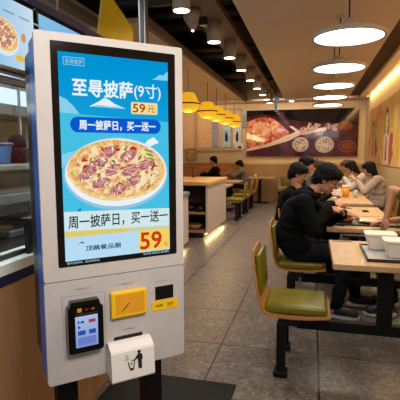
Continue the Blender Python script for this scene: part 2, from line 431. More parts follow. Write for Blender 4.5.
pal = [mat('mural_pale', (232,214,196), .6, var=.1), mat('mural_hair', (136,96,72), .6, var=.2), mat('mural_red', (190,80,70), .6, var=.2),
       mat('mural_gold', (226,180,60), .6, var=.2), mat('mural_line', (120,90,80), .6)]
for i, (y, z, s_) in enumerate(((11.0,1.45,.8), (9.1,1.4,1.0), (7.4,1.4,1.0), (5.7,1.4,1.0), (4.0,1.4,1.0))):
    mb = MB()
    mb.m(3).flat(circ(y+.42, z+.42*s_, .30, .5*s_, 28, 0, .7, i*3+1), -.006, 'yz')
    mb.m(2).flat(circ(y-.42, z+.1, .30, .28*s_, 24, 0, .8, i*5+2), -.0065, 'yz')
    mb.m(3).flat(circ(y-.5, z+.75, .22, .26*s_, 24, 0, .8, i*5+7), -.0066, 'yz')
    mb.m(0).flat([(y-.36, z-.17), (y-.30, z+.12), (y-.34, z+.34), (y-.16, z+.50*s_), (y+.16, z+.50*s_), (y+.34, z+.32), (y+.27, z+.1), (y+.36, z-.17)], -.007, 'yz')
    mb.m(1).flat(circ(y, z+.68*s_, .24, .25*s_, 24, 0, .25, i), -.0075, 'yz')
    mb.m(1).flat([(y-.24, z+.68*s_), (y-.26, z+.36), (y-.15, z+.4), (y-.12, z+.6)], -.0076, 'yz').flat([(y+.24, z+.68*s_), (y+.25, z+.4), (y+.15, z+.42), (y+.12, z+.6)], -.0076, 'yz')
    mb.m(0).flat(circ(y, z+.64*s_, .155, .185*s_, 24), -.008, 'yz')
    for dy in (-.065, .065): mb.m(4).flat(circ(y+dy, z+.66*s_, .025, .014, 10), -.009, 'yz')
    mb.m(2).flat(circ(y, z+.54*s_, .035, .014, 10), -.009, 'yz')
    mb.m(2).flat([(y-.12, z-.1), (y+.12, z-.1), (y+.05, z+.36), (y-.05, z+.36)], -.009, 'yz')
    mb.m(4).flat([(y-.27, z+.1), (y-.25, z+.1), (y-.1, z+.3), (y-.12, z+.31)], -.0092, 'yz')
    mb.obj('painted_figure', pal, rm)

# ------------------------------------------------------------------ kitchen front at left
XK = -1.25
struct(MB().bb(XK-.06, XK, -1.5, 3.6, 0, .9), 'wall_kitchen', M['kwood'])
struct(MB().bb(XK-.03, XK+.003, 1.86, 1.875, 0, .9), 'trim_13', M['black'])
lg = thing('service_counter', 'white service ledge with navy edge band along the kitchen front', 'counter', (XK, 0, 0))
MB().bb(-.17, .004, -1.5, 3.6, .955, .985, .004).bb(-.006, .006, -1.5, 3.6, .94, .985).obj('ledge', M['ledge'], lg)
MB().bb(-.06, .008, -1.5, 3.6, .895, .94, .003).obj('edge_band', M['navy'], lg)
wk = thing('work_counter', 'dark stainless kitchen worktop behind the glass', 'counter', (XK-.9, 0, 0))
MB().bb(-.5, .68, -1.5, 3.5, .86, .9, .005).obj('worktop', M['traydark'], wk)
MB().bb(-.48, .66, -1.5, 3.5, 0, .86).obj('cabinet', M['stainless'], wk)
struct(MB().bb(-3.2, -3.15, -1.5, 3.6, 0, 2.84), 'wall_kitchen_back', M['tile'])
struct(MB().bb(-3.2, XK-.02, 3.6, 3.65, 0, 2.3), 'wall_kitchen_end', M['tile'])
g = thing('sneeze_guard', 'clear glass screen above the service ledge', 'glass screen', (XK-.06, 0, .985))
MB().bb(-.004, .004, -1.5, 3.6, .02, .77).obj('glass_pane', M['glass'], g)
MB().bb(-.012, .012, -1.5, 3.6, .77, .8).bb(-.01, .01, -1.5, 3.6, 0, .02).obj('rail', M['black'], g)
o = MB().bb(-.012, .012, -.02, .02, 0, .16, .004).bb(-.02,.02,-.028,.028,.15,.17,.004).obj('glass_clamp', M['black'], loc=(XK-.03, 1.72, .985)); tag(o, 'short black clamp standing on the white ledge by the kiosk', 'clamp')
# shelves and equipment behind the glass
sh = thing('kitchen_shelf', 'pale grey steel shelf inside the kitchen, behind the glass', 'shelf', (XK-.75, 0, 0))
MB().bb(-.2, .2, 0, 3.4, 1.14, 1.2, .004).obj('shelf_board', M['stainless'], sh)
MB().bb(-.18, -.15, .2, .23, .9, 1.14).bb(-.18, -.15, 3.1, 3.13, .9, 1.14).obj('shelf_post', M['stainless'], sh)
hd = thing('exhaust_hood', 'pale steel hood with a long white light along its front, inside the kitchen', 'hood', (-2.1, 0, 0))
MB().prism([(-1.0, 1.72), (.06, 1.72), (.06, 1.94), (-.3, 2.5), (-1.0, 2.5)], -1.0, 3.5).obj('hood_shell', M['stainless'], hd)
MB().bb(.061, .075, .4, 3.4, 1.79, 1.895, .003).obj('light_strip', emit('hood_light', (225,240,252), 1.6), hd)
MB().bb(.076, .09, 2.66, 2.675, 1.4, 1.95).obj('upright', M['stainless'], hd)
cs = thing('warming_cabinet', 'greenish grey equipment case on the kitchen shelf', 'appliance', (-2.0, 2.6, 1.2))
MB().bb(-.16, .18, -.75, .6, 0, .185, .01).obj('case', mat('case_grey', (120,122,112), .4), cs)
MB().bb(.18, .187, -.6, -.1, .04, .15).bb(.18,.187,.0,.5,.04,.15).obj('drawer_front', M['traydark'], cs)
M['machine'] = mat('machine_black', (4,4,5), .7, spec=.1)
gr = thing('coffee_grinder', 'black domed machine silhouetted behind the kitchen glass', 'appliance', (-1.92, 2.50, 1.39))
MB().bb(-.1, .1, -.09, .09, 0, .1, .03).bb(-.05,.07,-.09,.36,.02,.075,.01).obj('case', M['machine'], gr)
MB().lathe([(0,.19), (.03,.185), (.052,.165), (.06,.13), (.055,.08), (0,.075)]).obj('hopper', M['machine'], gr, True)
MB().bb(.07,.075,.0,.4,.03,.037).obj('rail', M['stainless'], gr)
bn = thing('blue_bin', 'bright blue rounded tub behind the glass at left edge', 'tub', (-1.90, 2.32, 1.39))
MB().lathe([(0,.0), (.05,0), (.065,.12), (.07,.125), (.06,.125), (.046,.01), (0,.01)]).obj('shell', mat('blue_tub', (50,130,215), .4), bn, True)
MB().lathe([(.071,.11),(.076,.115),(.071,.13),(.066,.12)]).obj('rim', M['navy'], bn, True)
bx = thing('storage_box', 'beige carton under the hood light inside the kitchen', 'box', (-2.35, 3.2, 1.39))
MB().bb(-.15,.15,-.2,.2,0,.28,.01).obj('box_body', mat('carton', (196,160,120), .7), bx); MB().bb(-.155,.155,-.205,.205,.28,.32,.005).obj('lid', mat('carton_lid', (220,190,150), .7), bx)
rk = thing('kitchen_rack', 'steel rack under the beige carton in the kitchen', 'rack', (-2.35, 3.2, .9))
MB().bb(-.18,.18,-.25,.25,.46,.49).obj('rack_board', M['stainless'], rk); MB().bb(-.17,-.15,-.24,-.22,0,.46).bb(.15,.17,-.24,-.22,0,.46).bb(.15,.17,.22,.24,0,.46).bb(-.17,-.15,.22,.24,0,.46).obj('rack_legs', M['stainless'], rk)
for i, (y, c) in enumerate(((1.9,(150,60,50)), (2.15,(190,170,150)), (2.45,(60,60,64)), (2.8,(170,120,70)))):
    t = thing('food_pan', ['shallow pan of red topping on the worktop', 'shallow pan of pale dough on the worktop', 'shallow dark empty pan on the worktop', 'shallow pan of brown topping on the worktop'][i], 'pan', (XK-.78, y, .9))
    MB().bb(-.14,.14,-.1,.1,0,.05,.01).obj('pan_body', M['stainless'], t)
    MB().bb(-.12,.12,-.085,.085,.045,.058,.004).obj('filling', mat('fill%d' % i, c, .8, var=.3, scale=60), t)
# menu screens above the counter
pizza_cols = {}
def pizza(mb, cx, cz, rx, rz, y, tilt=0.0, seed=1, idx=(0,1,2,3,4,5,6), n=1.0, rings=1):
    """flat picture of a round pizza: plate, crust, cheese, ham, tomato, herb, white sauce"""
    rnd = random.Random(seed)
    def el(x, z, a, b, wob=0, ph=0, m=24, w=0, mi=0, rot=tilt):
        pts = circ(0, 0, a, b, m, ph, wob, rnd.random()*50)
        mb.m(mi).flat([(x + p*cos(rot) - q*sin(rot), z + p*sin(rot) + q*cos(rot)) for p, q in pts], y - w)
    def at(u, v):  # unit disc -> picture
        p, q = u*rx, v*rz
        return cx + p*cos(tilt) - q*sin(tilt), cz + p*sin(tilt) + q*cos(tilt)
    el(cx, cz, rx, rz, .03, 0, 60, .0002, idx[1]); el(cx, cz+.006*n, rx*.965, rz*.94, .03, 0, 60, .0003, idx[7] if len(idx) > 7 else idx[1])
    el(cx, cz+.004*n, rx*.87, rz*.85, .06, 0, 60, .0004, idx[2])
    for i in range(int(34*rings)):
        a, r = rnd.random()*2*pi, math.sqrt(rnd.random())*.78
        x, z = at(r*cos(a), r*sin(a)); s_ = rnd.uniform(.05, .13)
        el(x, z, rx*s_, rz*s_*rnd.uniform(.5, 1), .5, 0, 12, .0005+.000001*i, rnd.choice([idx[4], idx[6], idx[6], idx[2], idx[6]]), rot=rnd.random()*3)
    for i, (a, r) in enumerate([(.35,.6),(1.2,.52),(1.9,.62),(2.6,.45),(3.3,.62),(4.0,.55),(4.7,.62),(5.5,.45),(.1,.22),(2.9,.12)]):
        x, z = at(r*cos(a), r*sin(a))
        el(x, z, rx*.19, rz*.17, .35, 0, 16, .0007, idx[3], rot=rnd.random()*.8)
        el(x+rx*.02, z+rz*.03, rx*.11, rz*.07, .5, 0, 12, .0008, idx[9] if len(idx) > 9 else idx[3], rot=rnd.random())
    for i in range(int(60*rings)):
        a, r = rnd.random()*2*pi, math.sqrt(rnd.random())*.83
        x, z = at(r*cos(a), r*sin(a)); s_ = rnd.uniform(.012, .035)
        el(x, z, rx*s_*1.7, rz*s_, .4, 0, 8, .0009+.000001*i, rnd.choice([idx[5], idx[6], idx[6], idx[2], idx[6], idx[2], idx[8] if len(idx) > 8 else idx[2]]), rot=rnd.random()*3)
    for k_ in range(4):
        a = k_*pi/4 + .5
        x0, z0 = at(.85*cos(a), .85*sin(a)); x1, z1 = at(-.85*cos(a), -.85*sin(a))
        dx, dz = (z1-z0), -(x1-x0); L = math.hypot(dx, dz); dx, dz = dx/L*rx*.006, dz/L*rx*.006
        mb.m(idx[1]).flat([(x0+dx, z0+dz), (x1+dx, z1+dz), (x1-dx, z1-dz), (x0-dx, z0-dz)], y-.00105)
E_ = {}
E_['plate'] = emit('pic_plate', (222,236,244), .95); E_['crust'] = emit('pic_crust', (234,194,130), 1.0, (250,222,168), noise_amt=1, nscale=60)
E_['crust2'] = emit('pic_crust_inner', (244,204,140), .97, (222,168,98), noise_amt=1, nscale=90)
E_['cheese'] = emit('pic_cheese', (222,150,86), .97, (250,226,170), noise_amt=1, nscale=70); E_['ham'] = emit('pic_ham', (164,84,92), .95, (204,136,138), noise_amt=1, nscale=120)
E_['ham2'] = emit('pic_ham_light', (206,146,146), .95)
E_['tomato'] = emit('pic_tomato', (192,48,30), .95); E_['herb'] = emit('pic_herb', (96,110,46), .95); E_['cream'] = emit('pic_cream', (250,232,190), .95)
E_['meatb'] = emit('pic_mushroom', (150,100,56), .95)
PIZ = [E_['plate'], E_['crust'], E_['cheese'], E_['ham'], E_['tomato'], E_['herb'], E_['cream'], E_['crust2'], E_['meatb'], E_['ham2']]
def menu(name, label, y0, y1, cy, pizza_on=True, seed=3):
    t = thing(name, label, 'screen', (XK, 0, 0), 0)
    z0, z1 = 1.795, 2.115
    MB().bb(-.06, 0, y0, y1, z0, z1, .004).obj('frame', M['bezel'], t)
    scr = MB().bb(0, .002, y0+.012, y1-.012, z0+.022, z1-.018).obj('display', emit(name+'_sky', (140,200,240), .9, (214,234,246) if pizza_on else (110,180,236), 1, 1.45 if pizza_on else y0, y1), t)
    # picture built in the xz plane then turned to face the room
    mb = MB(); 
    if pizza_on:
        # placed on the yz plane below
        mb2 = MB(); mb2.m(0).flat(circ(0, -.008, .097, .076, 40), -.0001)
        pizza(mb2, 0, 0, .088, .066, 0, -.12, seed, (0,1,2,3,4,6,6,7,8,9), .5, .7)
        me = mb2.mesh('pizza_picture')
        for m_ in PIZ: me.materials.append(m_)
        o = link('pizza_picture', me, scr, (.0035, cy, 1.94), pi/2)
        mb2 = MB(); mb2.flat(circ(0, 0, .03, .014, 20, 0, .2, 4), -.001)
        o = mb2.obj('fries_picture', emit('fries', (240,190,60), .95), scr); o.location = (.0035, cy+.095, 1.862); o.rotation_euler = (0,0,pi/2)
        mb2 = MB(); mb2.flat(circ(0, 0, .016, .02, 20, 0, .3, 4), -.001)
        o = mb2.obj('wing_picture', emit('wings', (214,150,110), .95), scr); o.location = (.0035, cy+.125, 1.955); o.rotation_euler = (0,0,pi/2)
        mb2 = MB()
        for k_ in range(3): mb2.m(0).flat([(-.1+.1*k_, .0), (-.03+.1*k_, .0), (-.03+.1*k_, .008), (-.1+.1*k_, .008)], -.001)
        o = mb2.obj('caption_bars', emit('cap', (150,176,210), .8), scr); o.location = (.0035, cy+.10, 2.035); o.rotation_euler = (0,0,pi/2)
    return t
menu('menu_screen', 'lit blue menu screen with pizza picture above the counter, nearest one', 1.05, 1.79, 1.575, True)
menu('menu_screen', 'lit blue menu screen just behind the kiosk top edge', 1.81, 2.55, 2.1, False, 5)
o = MB().bb(-.05, -.03, -1.5, 2.6, 2.115, 2.15).obj('menu_rail', M['navy'], loc=(XK+.04,0,0)); tag(o, 'dark rail along the top of the menu screens', 'rail')
o = MB().tube([(0,0,0),(0,0,.72)], .006).obj('hanging_rod', M['chrome'], loc=(XK-.05, 2.06, 2.13)); tag(o, 'thin steel rod rising from the menu screens to the ceiling', 'rod')
o = MB().tube([(0,0,0),(0,0,.15)], .006).obj('hanging_rod', M['chrome'], loc=(XK-.05, 1.3, 2.75)); tag(o, 'short thin steel rod under the kitchen ceiling', 'rod')
# yellow wedge sign and steel post
ys = thing('hanging_sign', 'plain yellow tapered sign panel hanging behind the kiosk', 'sign', (0, 4.0, 0))
MB().prism([(-2.0,3.0), (-1.96,3.0), (-1.72,2.66), (-1.70,2.3), (-2.12,2.3)], 0, .03).obj('sign_face', mat('sign_yellow', (244,186,20), .5), ys)
MB().prism([(-2.03,3.0), (-2.0,3.0), (-2.12,2.3), (-2.15,2.3)], -.005, .05).obj('sign_edge', mat('sign_edge', (240,205,90), .5), ys)
pp = thing('support_post', 'shiny grey steel post rising to the ceiling behind the kiosk', 'post', (-1.2, 3.0, 0))
MB().bb(-.028, .028, -.028, .028, .02, 3.6, .006).obj('shaft', M['chrome'], pp); MB().bb(-.07,.07,-.07,.07,0,.02,.004).obj('foot_plate', M['steel_black'], pp)
MB().bb(-.012,.012,-.034,-.028,.05,3.5).obj('slot_channel', M['black'], pp)

# ------------------------------------------------------------------ self-service kiosk
A = .7631
K = thing('ordering_kiosk', 'tall ivory self-service kiosk with blue lit pizza poster screen, on two black posts', 'kiosk', (-.8631, 1.2265, 0), A)
W = .525
def rrect(x0, x1, z0, z1, r, n=5):
    P_ = []
    for cx, cz, a0 in ((x1-r, z1-r, 0), (x0+r, z1-r, 90), (x0+r, z0+r, 180), (x1-r, z0+r, 270)):
        for i in range(n+1):
            a = radians(a0 + 90*i/n); P_.append((cx + r*cos(a), cz + r*sin(a)))
    return P_
up = MB().prism(rrect(0, W, 1.0155, 1.8407, .008), 0, .022).obj('upper_panel', M['panel'], K)
lo = MB().prism(rrect(0, W, .647, 1.0125, .012), 0, .022).obj('lower_panel', M['panel2'], K)
MB().prism(rrect(.002, W-.002, .655, 1.835, .012), .022, .13).obj('side_shell', M['blue'], K)
MB().prism(rrect(.004, W-.004, .69, 1.815, .02), .13, .25).obj('rear_housing', M['black'], K)
bz = MB().prism(rrect(.049, .494, 1.063, 1.8138, .004), -.002, .004).obj('bezel', M['bezel'], K)
disp = MB().flat([(.072,1.082), (.464,1.082), (.464,1.781), (.072,1.781)], -.0024).obj('display', emit('poster_blue', (34,178,228), .95, (0,150,216), 2, 1.25, 1.75), K)
y = -.0028
e_white = emit('poster_white', (238,248,252), .95); e_navy = emit('poster_navy', (10,20,48), .9); e_pale = emit('poster_pale', (168,220,238), .95)
e_blue = emit('poster_pill_blue', (10,90,208), .95); e_gold = emit('poster_gold', (226,206,110), .95); e_red = emit('poster_red', (206,58,22), .95)
e_yel = emit('poster_yellow', (250,214,96), .95); e_paleY = emit('poster_price', (248,226,150), .95); e_lightblue = emit('poster_footer', (186,224,246), .95)
e_cyan = emit('poster_cyan', (70,196,232), .95); e_brown = emit('poster_brown', (170,66,20), .95)
mb = MB()
mb.m(0).flat([(.072,1.585), (.464,1.565), (.464,1.245), (.072,1.245)], y+.0002)             # lighter band behind the pizza
mb.m(1).flat([(.072,1.585), (.136,1.582), (.118,1.606), (.095,1.628), (.072,1.638)], y)     # mountain at left
mb.m(1).flat([(.072,1.445), (.10,1.455), (.13,1.46), (.10,1.43), (.072,1.40)], y)
mb.m(1).flat([(.40,1.716), (.415,1.722), (.43,1.735), (.445,1.733), (.464,1.75), (.464,1.716)], y)
mb.m(2).flat([(.170,1.609), (.19,1.62), (.205,1.628), (.222,1.640), (.237,1.636), (.258,1.622), (.298,1.607)], y)
mb.m(1).flat([(.176,1.609), (.20,1.616), (.24,1.612), (.27,1.614), (.29,1.608)], y-.0001)
mb.m(3).flat([(.077,1.2), (.10,1.24), (.13,1.265), (.13,1.245), (.09,1.2)], y)
mb.obj('poster_background', [e_cyan, emit('poster_cloud', (140,212,238), .95), e_white, emit('poster_deep', (16,120,196), .95)], disp)
text('至㝵披萨', 'headline_text', e_white, disp, .115, .326, 1.642, 1.699, y-.0006, .028)
text('(9寸)', 'headline_text', e_white, disp, .332, .434, 1.640, 1.698, y-.0006, .008)
text('至尊披萨', 'corner_text', e_pale, disp, .094, .152, 1.744, 1.760, y-.0006, 0)
mb = MB()
for a, b, c, d in ((.088,.158,1.764,1.766), (.088,.158,1.740,1.7415), (.088,.0895,1.74,1.766), (.1565,.158,1.74,1.766)): mb.flat([(a,c),(b,c),(b,d),(a,d)], y)
mb.obj('corner_border', e_pale, disp)
MB().flat(rrect(.319, .421, 1.590, 1.632, .006), y).obj('price_tag', e_paleY, disp)
text('59', 'price_text', e_brown, disp, .326, .372, 1.596, 1.626, y-.0006, .03)
text('元', 'price_text', e_brown, disp, .380, .412, 1.597, 1.622, y-.0006, 0)
MB().flat(rrect(.104, .433, 1.521, 1.573, .0255, 8), y).obj('slogan_pill', e_blue, disp)
text('周一披萨日，买一送一', 'slogan_text', e_white, disp, .134, .412, 1.530, 1.563, y-.0006, .03)
mb = MB()
mb.m(0).flat(circ(.268, 1.378, .192, .128, 64), y-.0003)
mb.m(1).flat(circ(.268, 1.382, .186, .120, 64), y-.0004)
piz = mb; mi = (2,3,4,5,6,7,8,9,10,11)
pizza(mb, .268, 1.389, .180, .108, y-.0004, -.03, 11, mi, 1.0, 1.8)
mb.m(1).flat([(.385,1.455), (.40,1.447), (.432,1.492), (.40,1.508), (.375,1.485)][::-1] and [(.352,1.470), (.366,1.462), (.40,1.480), (.425,1.489), (.405,1.509), (.383,1.499)], y-.0003)
mb.obj('pizza_picture', [emit('plate_rim', (150,200,228), .95), e_white] + PIZ, disp)
mb = MB()
for a in range(9):
    mb.flat(circ(.372+.007*(a%3)+.002*a, 1.462-.006*(a//3)-.003*a, .006, .0035, 10, 0, .5, a), y-.0018)
mb.obj('herb_picture', emit('herb_green', (90,160,50), .95), disp)
MB().flat([(.0725,1.186), (.4635,1.176), (.4635,1.243), (.0725,1.254)], y-.002).obj('slogan_band', emit('band', (214,236,238), .95), disp)
text('周一披萨日，买一送一', 'slogan_text', e_navy, disp, .086, .456, 1.1935, 1.2385, y-.0026, .014)
mb = MB(); mb.m(0).flat([(.0725,1.166), (.30,1.166), (.30,1.181), (.0725,1.187)], y-.002); mb.m(1).flat([(.30,1.166), (.4635,1.166), (.4635,1.176), (.30,1.181)], y-.002)
mb.obj('gold_band', [e_gold, emit('band_light', (204,214,170), .95)], disp)
MB().flat([(.0725,1.0825), (.4635,1.0825), (.4635,1.166), (.0725,1.166)], y-.0019).obj('footer_band', e_lightblue, disp)
text('顶藕餐品圈', 'brand_text', emit('brand_ink', (60,96,130), .9), disp, .142, .268, 1.112, 1.130, y-.0026, .03)
MB().flat(circ(.131, 1.143, .007, .003, 10, 0, .5, 2), y-.0026).flat([(.118,1.138), (.128,1.145), (.127,1.1465), (.117,1.140)], y-.0026).obj('brand_mark', emit('brand_ink2', (60,96,130), .9), disp)
MB().flat(rrect(.339, .4615, 1.088, 1.166, .002), y-.0028).obj('price_tag', e_yel, disp)
text('59', 'price_text', e_red, disp, .344, .428, 1.095, 1.157, y-.0034, .035)
text('元', 'price_text', e_red, disp, .438, .456, 1.096, 1.114, y-.0034, 0)
text('图片仅供参考，请以实物为准', 'small_print', e_lightblue, K, .078, .19, 1.0705, 1.0785, -.0026, 0)
text('活动详情 咨询店员 最终解释', 'small_print', e_lightblue, K, .355, .46, 1.0715, 1.0795, -.0026, 0)
# lower panel fittings
text('扫码支付', 'panel_caption', M['greyink'], lo, .10, .155, .975, .983, -.0008, 0)
text('小票出口', 'panel_caption', M['greyink'], lo, .255, .315, .968, .976, -.0008, 0)
text('取餐提示', 'panel_caption', M['greyink'], lo, .27, .32, .795, .802, -.0008, 0)
text('扫码区', 'panel_caption', M['greyink'], lo, .405, .455, .957, .964, -.0008, 0)
mb = MB()
for a, b, c, d in ((.055,.205,.957,.9585), (.055,.0565,.73,.957), (.2035,.205,.73,.957)): mb.flat([(a,c),(b,c),(b,d),(a,d)], -.0006)
mb.obj('recess_outline', M['greyink'], lo)
rd = MB().prism(rrect(.066, .188, .762, .925, .010), -.036, 0).prism([(.070,.905), (.184,.905), (.176,.943), (.078,.943)], -.03, 0).obj('card_reader', M['bezel'], K)
MB().flat([(.090,.782), (.168,.782), (.168,.893), (.090,.893)], -.0366).obj('reader_display', emit('reader_screen', (120,150,205), .9, (178,196,232), 2, .78, .89), rd)
mb = MB()
for i, (a, b, c, d) in enumerate(((.098,.104,.868,.878), (.108,.120,.868,.876), (.098,.106,.850,.860), (.098,.124,.826,.842), (.136,.160,.866,.878), (.136,.160,.826,.842), (.098,.160,.79,.818))):
    mb.m(1 if i == 4 else (2 if i == 6 else 0)).flat([(a,c),(b,c),(b,d),(a,d)], -.0372)
mb.obj('reader_icons', [emit('icon_blue', (40,80,170), .9), emit('icon_red', (170,60,90), .9), emit('icon_mid', (110,130,200), .9)], rd)
mb = MB().m(0).bb(.092,.170,-.0375,-.035,.899,.9015)
mb.m(1).flat(rrect(.098,.113,.908,.922,.002), -.0368); mb.m(2).flat(circ(.130,.914,.006,.004,12), -.0368); mb.m(3).flat(circ(.152,.914,.007,.004,12), -.0368)
mb.obj('indicator_lights', [M['chrome'], emit('led_y', (196,140,30), .8), emit('led_r', (150,40,50), .6), emit('led_r2', (180,90,80), .6)], rd)
yp = MB().box((.292,-.011,.902), (.138,.022,.098), bevel=.006).obj('printer_cover', M['yellow'], K)
MB().flat(rrect(.238,.350,.866,.940,.004), -.0225).obj('cover_inset', M['orange'], yp)
MB().flat([(.262,.880), (.265,.877), (.292,.905), (.290,.908)], -.0231).obj('pull_mark', mat('brown_mark', (96,44,12), .5), yp)
MB().prism(rrect(.402,.478,.889,.941,.002), -.002, 0).obj('scanner_window', M['bezel'], K)
sl = MB().prism(rrect(.388,.497,.847,.885,.002), -.002, 0).obj('scanner_label', M['yellow'], K)
text('扫码', 'label_text', M['ink'], sl, .404, .434, .860, .870, -.0028, .02); text('支付', 'label_text', mat('label_brown', (120,60,10), .5), sl, .450, .478, .857, .874, -.0028, .02)
MB().prism(rrect(.235,.346,.762,.776,.003), -.003, .0).obj('receipt_slot', M['black'], K)
# receipt waste box: sloping hood, flat front
BX0, BX1 = .203, .366
rb = MB().prism([(0,.762), (-.018,.770), (-.036,.768), (-.062,.750), (-.066,.742), (-.074,.642), (-.070,.636), (0,.66)], BX0, BX1, 'yz').obj('waste_box', M['white'], K)
yy = -.0795
def yf(z): return -.0662 - .008*(.742-z)/.1 - .0008
def onf(poly, mi=0):
    vs = [mbi.bm.verts.new((u, yf(v), v)) for u, v in poly]; f = mbi.bm.faces.new(vs); f.material_index = mi
mbi = MB()
# person dropping litter in a bin
onf(circ(.307, .7335, .0065, .0065, 20))
onf([(.300,.726), (.313,.727), (.319,.720), (.319,.708), (.315,.704), (.315,.672), (.302,.672), (.302,.706), (.300,.714), (.287,.706), (.277,.707), (.276,.704), (.288,.700), (.300,.708)][::-1] if False else [(.302,.727), (.313,.727), (.319,.721), (.320,.706), (.316,.702), (.316,.672), (.302,.672), (.301,.703), (.299,.712)])
onf([(.303,.727), (.300,.711), (.289,.704), (.277,.706), (.276,.709), (.288,.709), (.296,.720)])
onf([(.262,.703), (.266,.704), (.272,.680), (.282,.680), (.286,.704), (.290,.704), (.285,.674), (.281,.671), (.273,.671), (.269,.674)])
onf([(.274,.701), (.278,.702), (.277,.69), (.275,.69)])
for z in (.728, .722, .716): onf([(.254,z), (.266,z), (.266,z+.0015), (.254,z+.0015)])
onf([(.252,.712), (.268,.712), (.268,.7135), (.252,.7135)])
mbi.obj('litter_symbol', M['ink'], rb)
for i, (a, b) in enumerate(((.040,.116), (.382,.456))):
    MB().bb(a, b, .07, .14, .012, .69, .004).obj('leg', M['steel_black'], K)
MB().bb(-.02, .55, -.06, .26, 0, .012, .003).obj('base_plate', M['steel_black'], K)
fm = MB().bb(-1.2, -.43, 1.1, 2.53, 0, .006, .002).obj('floor_mat', M['mat']); tag(fm, 'dark rubber mat on the floor around the kiosk', 'mat')
fm.location = (0,0,.0005)

# ------------------------------------------------------------------ seats and tables
def make_chair():
    t = thing('cafe_chair', '', 'chair', (0,0,0))
    # bent plywood shell: profile swept across the width with rounded top corners
    prof = [(-.215,.40),(-.212,.60),(-.208,.52)]
    outer = [(-.258,.815), (-.246,.72), (-.228,.60), (-.214,.50), (-.195,.445), (-.165,.408), (-.12,.393), (0,.388), (.12,.392), (.25,.404)]
    bm = MB(); n = len(outer); th = .014; Wd = .215
    rows = []
    for i, (x, z) in enumerate(outer):
        if i == 0: d = Vector((outer[1][0]-x, outer[1][1]-z))
        elif i == n-1: d = Vector((x-outer[i-1][0], z-outer[i-1][1]))
        else: d = Vector((outer[i+1][0]-outer[i-1][0], outer[i+1][1]-outer[i-1][1]))
        d.normalize(); nx, nz = -d[1], d[0]
        if nx < 0 and i < 5: nx, nz = -nx, -nz
        if nz < 0 and i >= 5: nx, nz = -nx, -nz
        w = Wd * (.80 if i == 0 else .93 if i == 1 else 1.0) * (.93 if i == n-1 else 1)
        rows.append([(x, w, z), (x, -w, z), (x+nx*th, -w, z+nz*th), (x+nx*th, w, z+nz*th)])
    vv = [[bm.bm.verts.new(p) for p in r] for r in rows]
    for a, b in zip(vv, vv[1:]):
        for i in range(4): bm.bm.faces.new((a[i], a[(i+1)%4], b[(i+1)%4], b[i]))
    bm.bm.faces.new(vv[0]); bm.bm.faces.new(vv[-1][::-1])
    sh = bm.obj('seat_shell', M['plyedge'], t)
    mb = MB(); mb.box((.03,0,.437), (.40,.38,.064), bevel=.024, seg=4); mb.obj('seat_cushion', M['pad'], t, True)
    mb = MB(); mb.box((-.209,0,.655), (.035,.35,.27), bevel=.015, seg=3, rot=Matrix.Rotation(radians(-5), 3, 'Y')); mb.obj('back_cushion', M['pad'], t, True)
    for sy in (-1, 1):
        lg_ = MB().bb(-.085, -.027, sy*.2-.028, sy*.2+.028, .03, .36, .004).obj('leg', M['steel_black'], t)
        MB().box((-.056, sy*.2, .02), (.09,.09,.04), bevel=.008).obj('foot', M['steel_black'], lg_)
    MB().bb(-.075, .06, -.22, .22, .345, .388, .004).obj('seat_frame', M['steel_black'], t)
    return t
CH = [2.93, 4.07, 5.12, 6.3, 7.5]
chair0 = make_chair(); chair0.location = (-.115, CH[0], 0)
chair0['label'] = 'olive padded plywood chair in front, empty, nearest the camera'
G = 'olive padded cafe chairs'
chair0['group'] = G
dup(chair0, (-.115, CH[1], 0), 'olive padded chair under the man in the black hooded jacket', 0, G)
dup(chair0, (-.115, CH[2], 0), 'olive padded chair under the second dark-haired man in black', 0, G)
dup(chair0, (-.115, CH[3], 0), 'olive padded chair at the third table, behind the two men in black', 0, G)
for i, yv in enumerate((CH[1], CH[2], CH[3], CH[4])):
    dup(chair0, (1.08, yv, 0), ['olive padded chair under the person in olive at right edge', 'olive padded chair on the right side of the second table row', 'olive padded chair with green back right of the orange juice', 'olive padded chair on the right by the far table'][i], pi, G)
TX0, TX1 = .14, .82
def make_table(y0, y1, beam_y, x0=TX0, x1=TX1, beam=True):
    t = thing('dining_table', '', 'table', ((x0+x1)/2, (y0+y1)/2, 0))
    hw, hd = (x1-x0)/2, (y1-y0)/2
    MB().bb(-hw, hw, -hd, hd, .708, .75, .006).obj('tabletop', M['table'], t)
    MB().bb(-.045, .045, beam_y-.035, beam_y+.035, .31 if beam else .02, .70, .004).obj('leg', M['steel_black'], t)
    MB().bb(-.2, .2, beam_y-.04, beam_y+.04, .685, .708, .003).obj('top_bracket', M['steel_black'], t)
    if beam: MB().bb(-.56, .56, beam_y-.03, beam_y+.03, .245, .315, .004).obj('cross_beam', M['steel_black'], t)
    else: MB().bb(-.25, .25, beam_y-.2, beam_y+.2, 0, .02, .004).obj('base', M['steel_black'], t)
    return t
TL = [((2.80,3.58), 'pale wood table nearest the camera with two white tubs on a tray'), ((4.16,5.0), 'pale wood table with a plate and food basket, in front of the men in black'),
      ((5.03,5.87), 'pale wood table joined behind the one with the white plate'), ((6.25,7.3), 'pale wood table holding the orange juice'), ((7.33,8.2), 'pale wood table in front of the woman in the cream coat'), ((8.4,9.2), 'pale wood table furthest along the right wall')]
for (a, b), lab in TL:
    by = {2.80: 2.96-3.19, 4.16: 4.07-4.58, 5.03: 5.12-5.45}.get(a, 0)
    t = make_table(a, b, by); t['label'] = lab; t['group'] = 'pale wood dining tables'

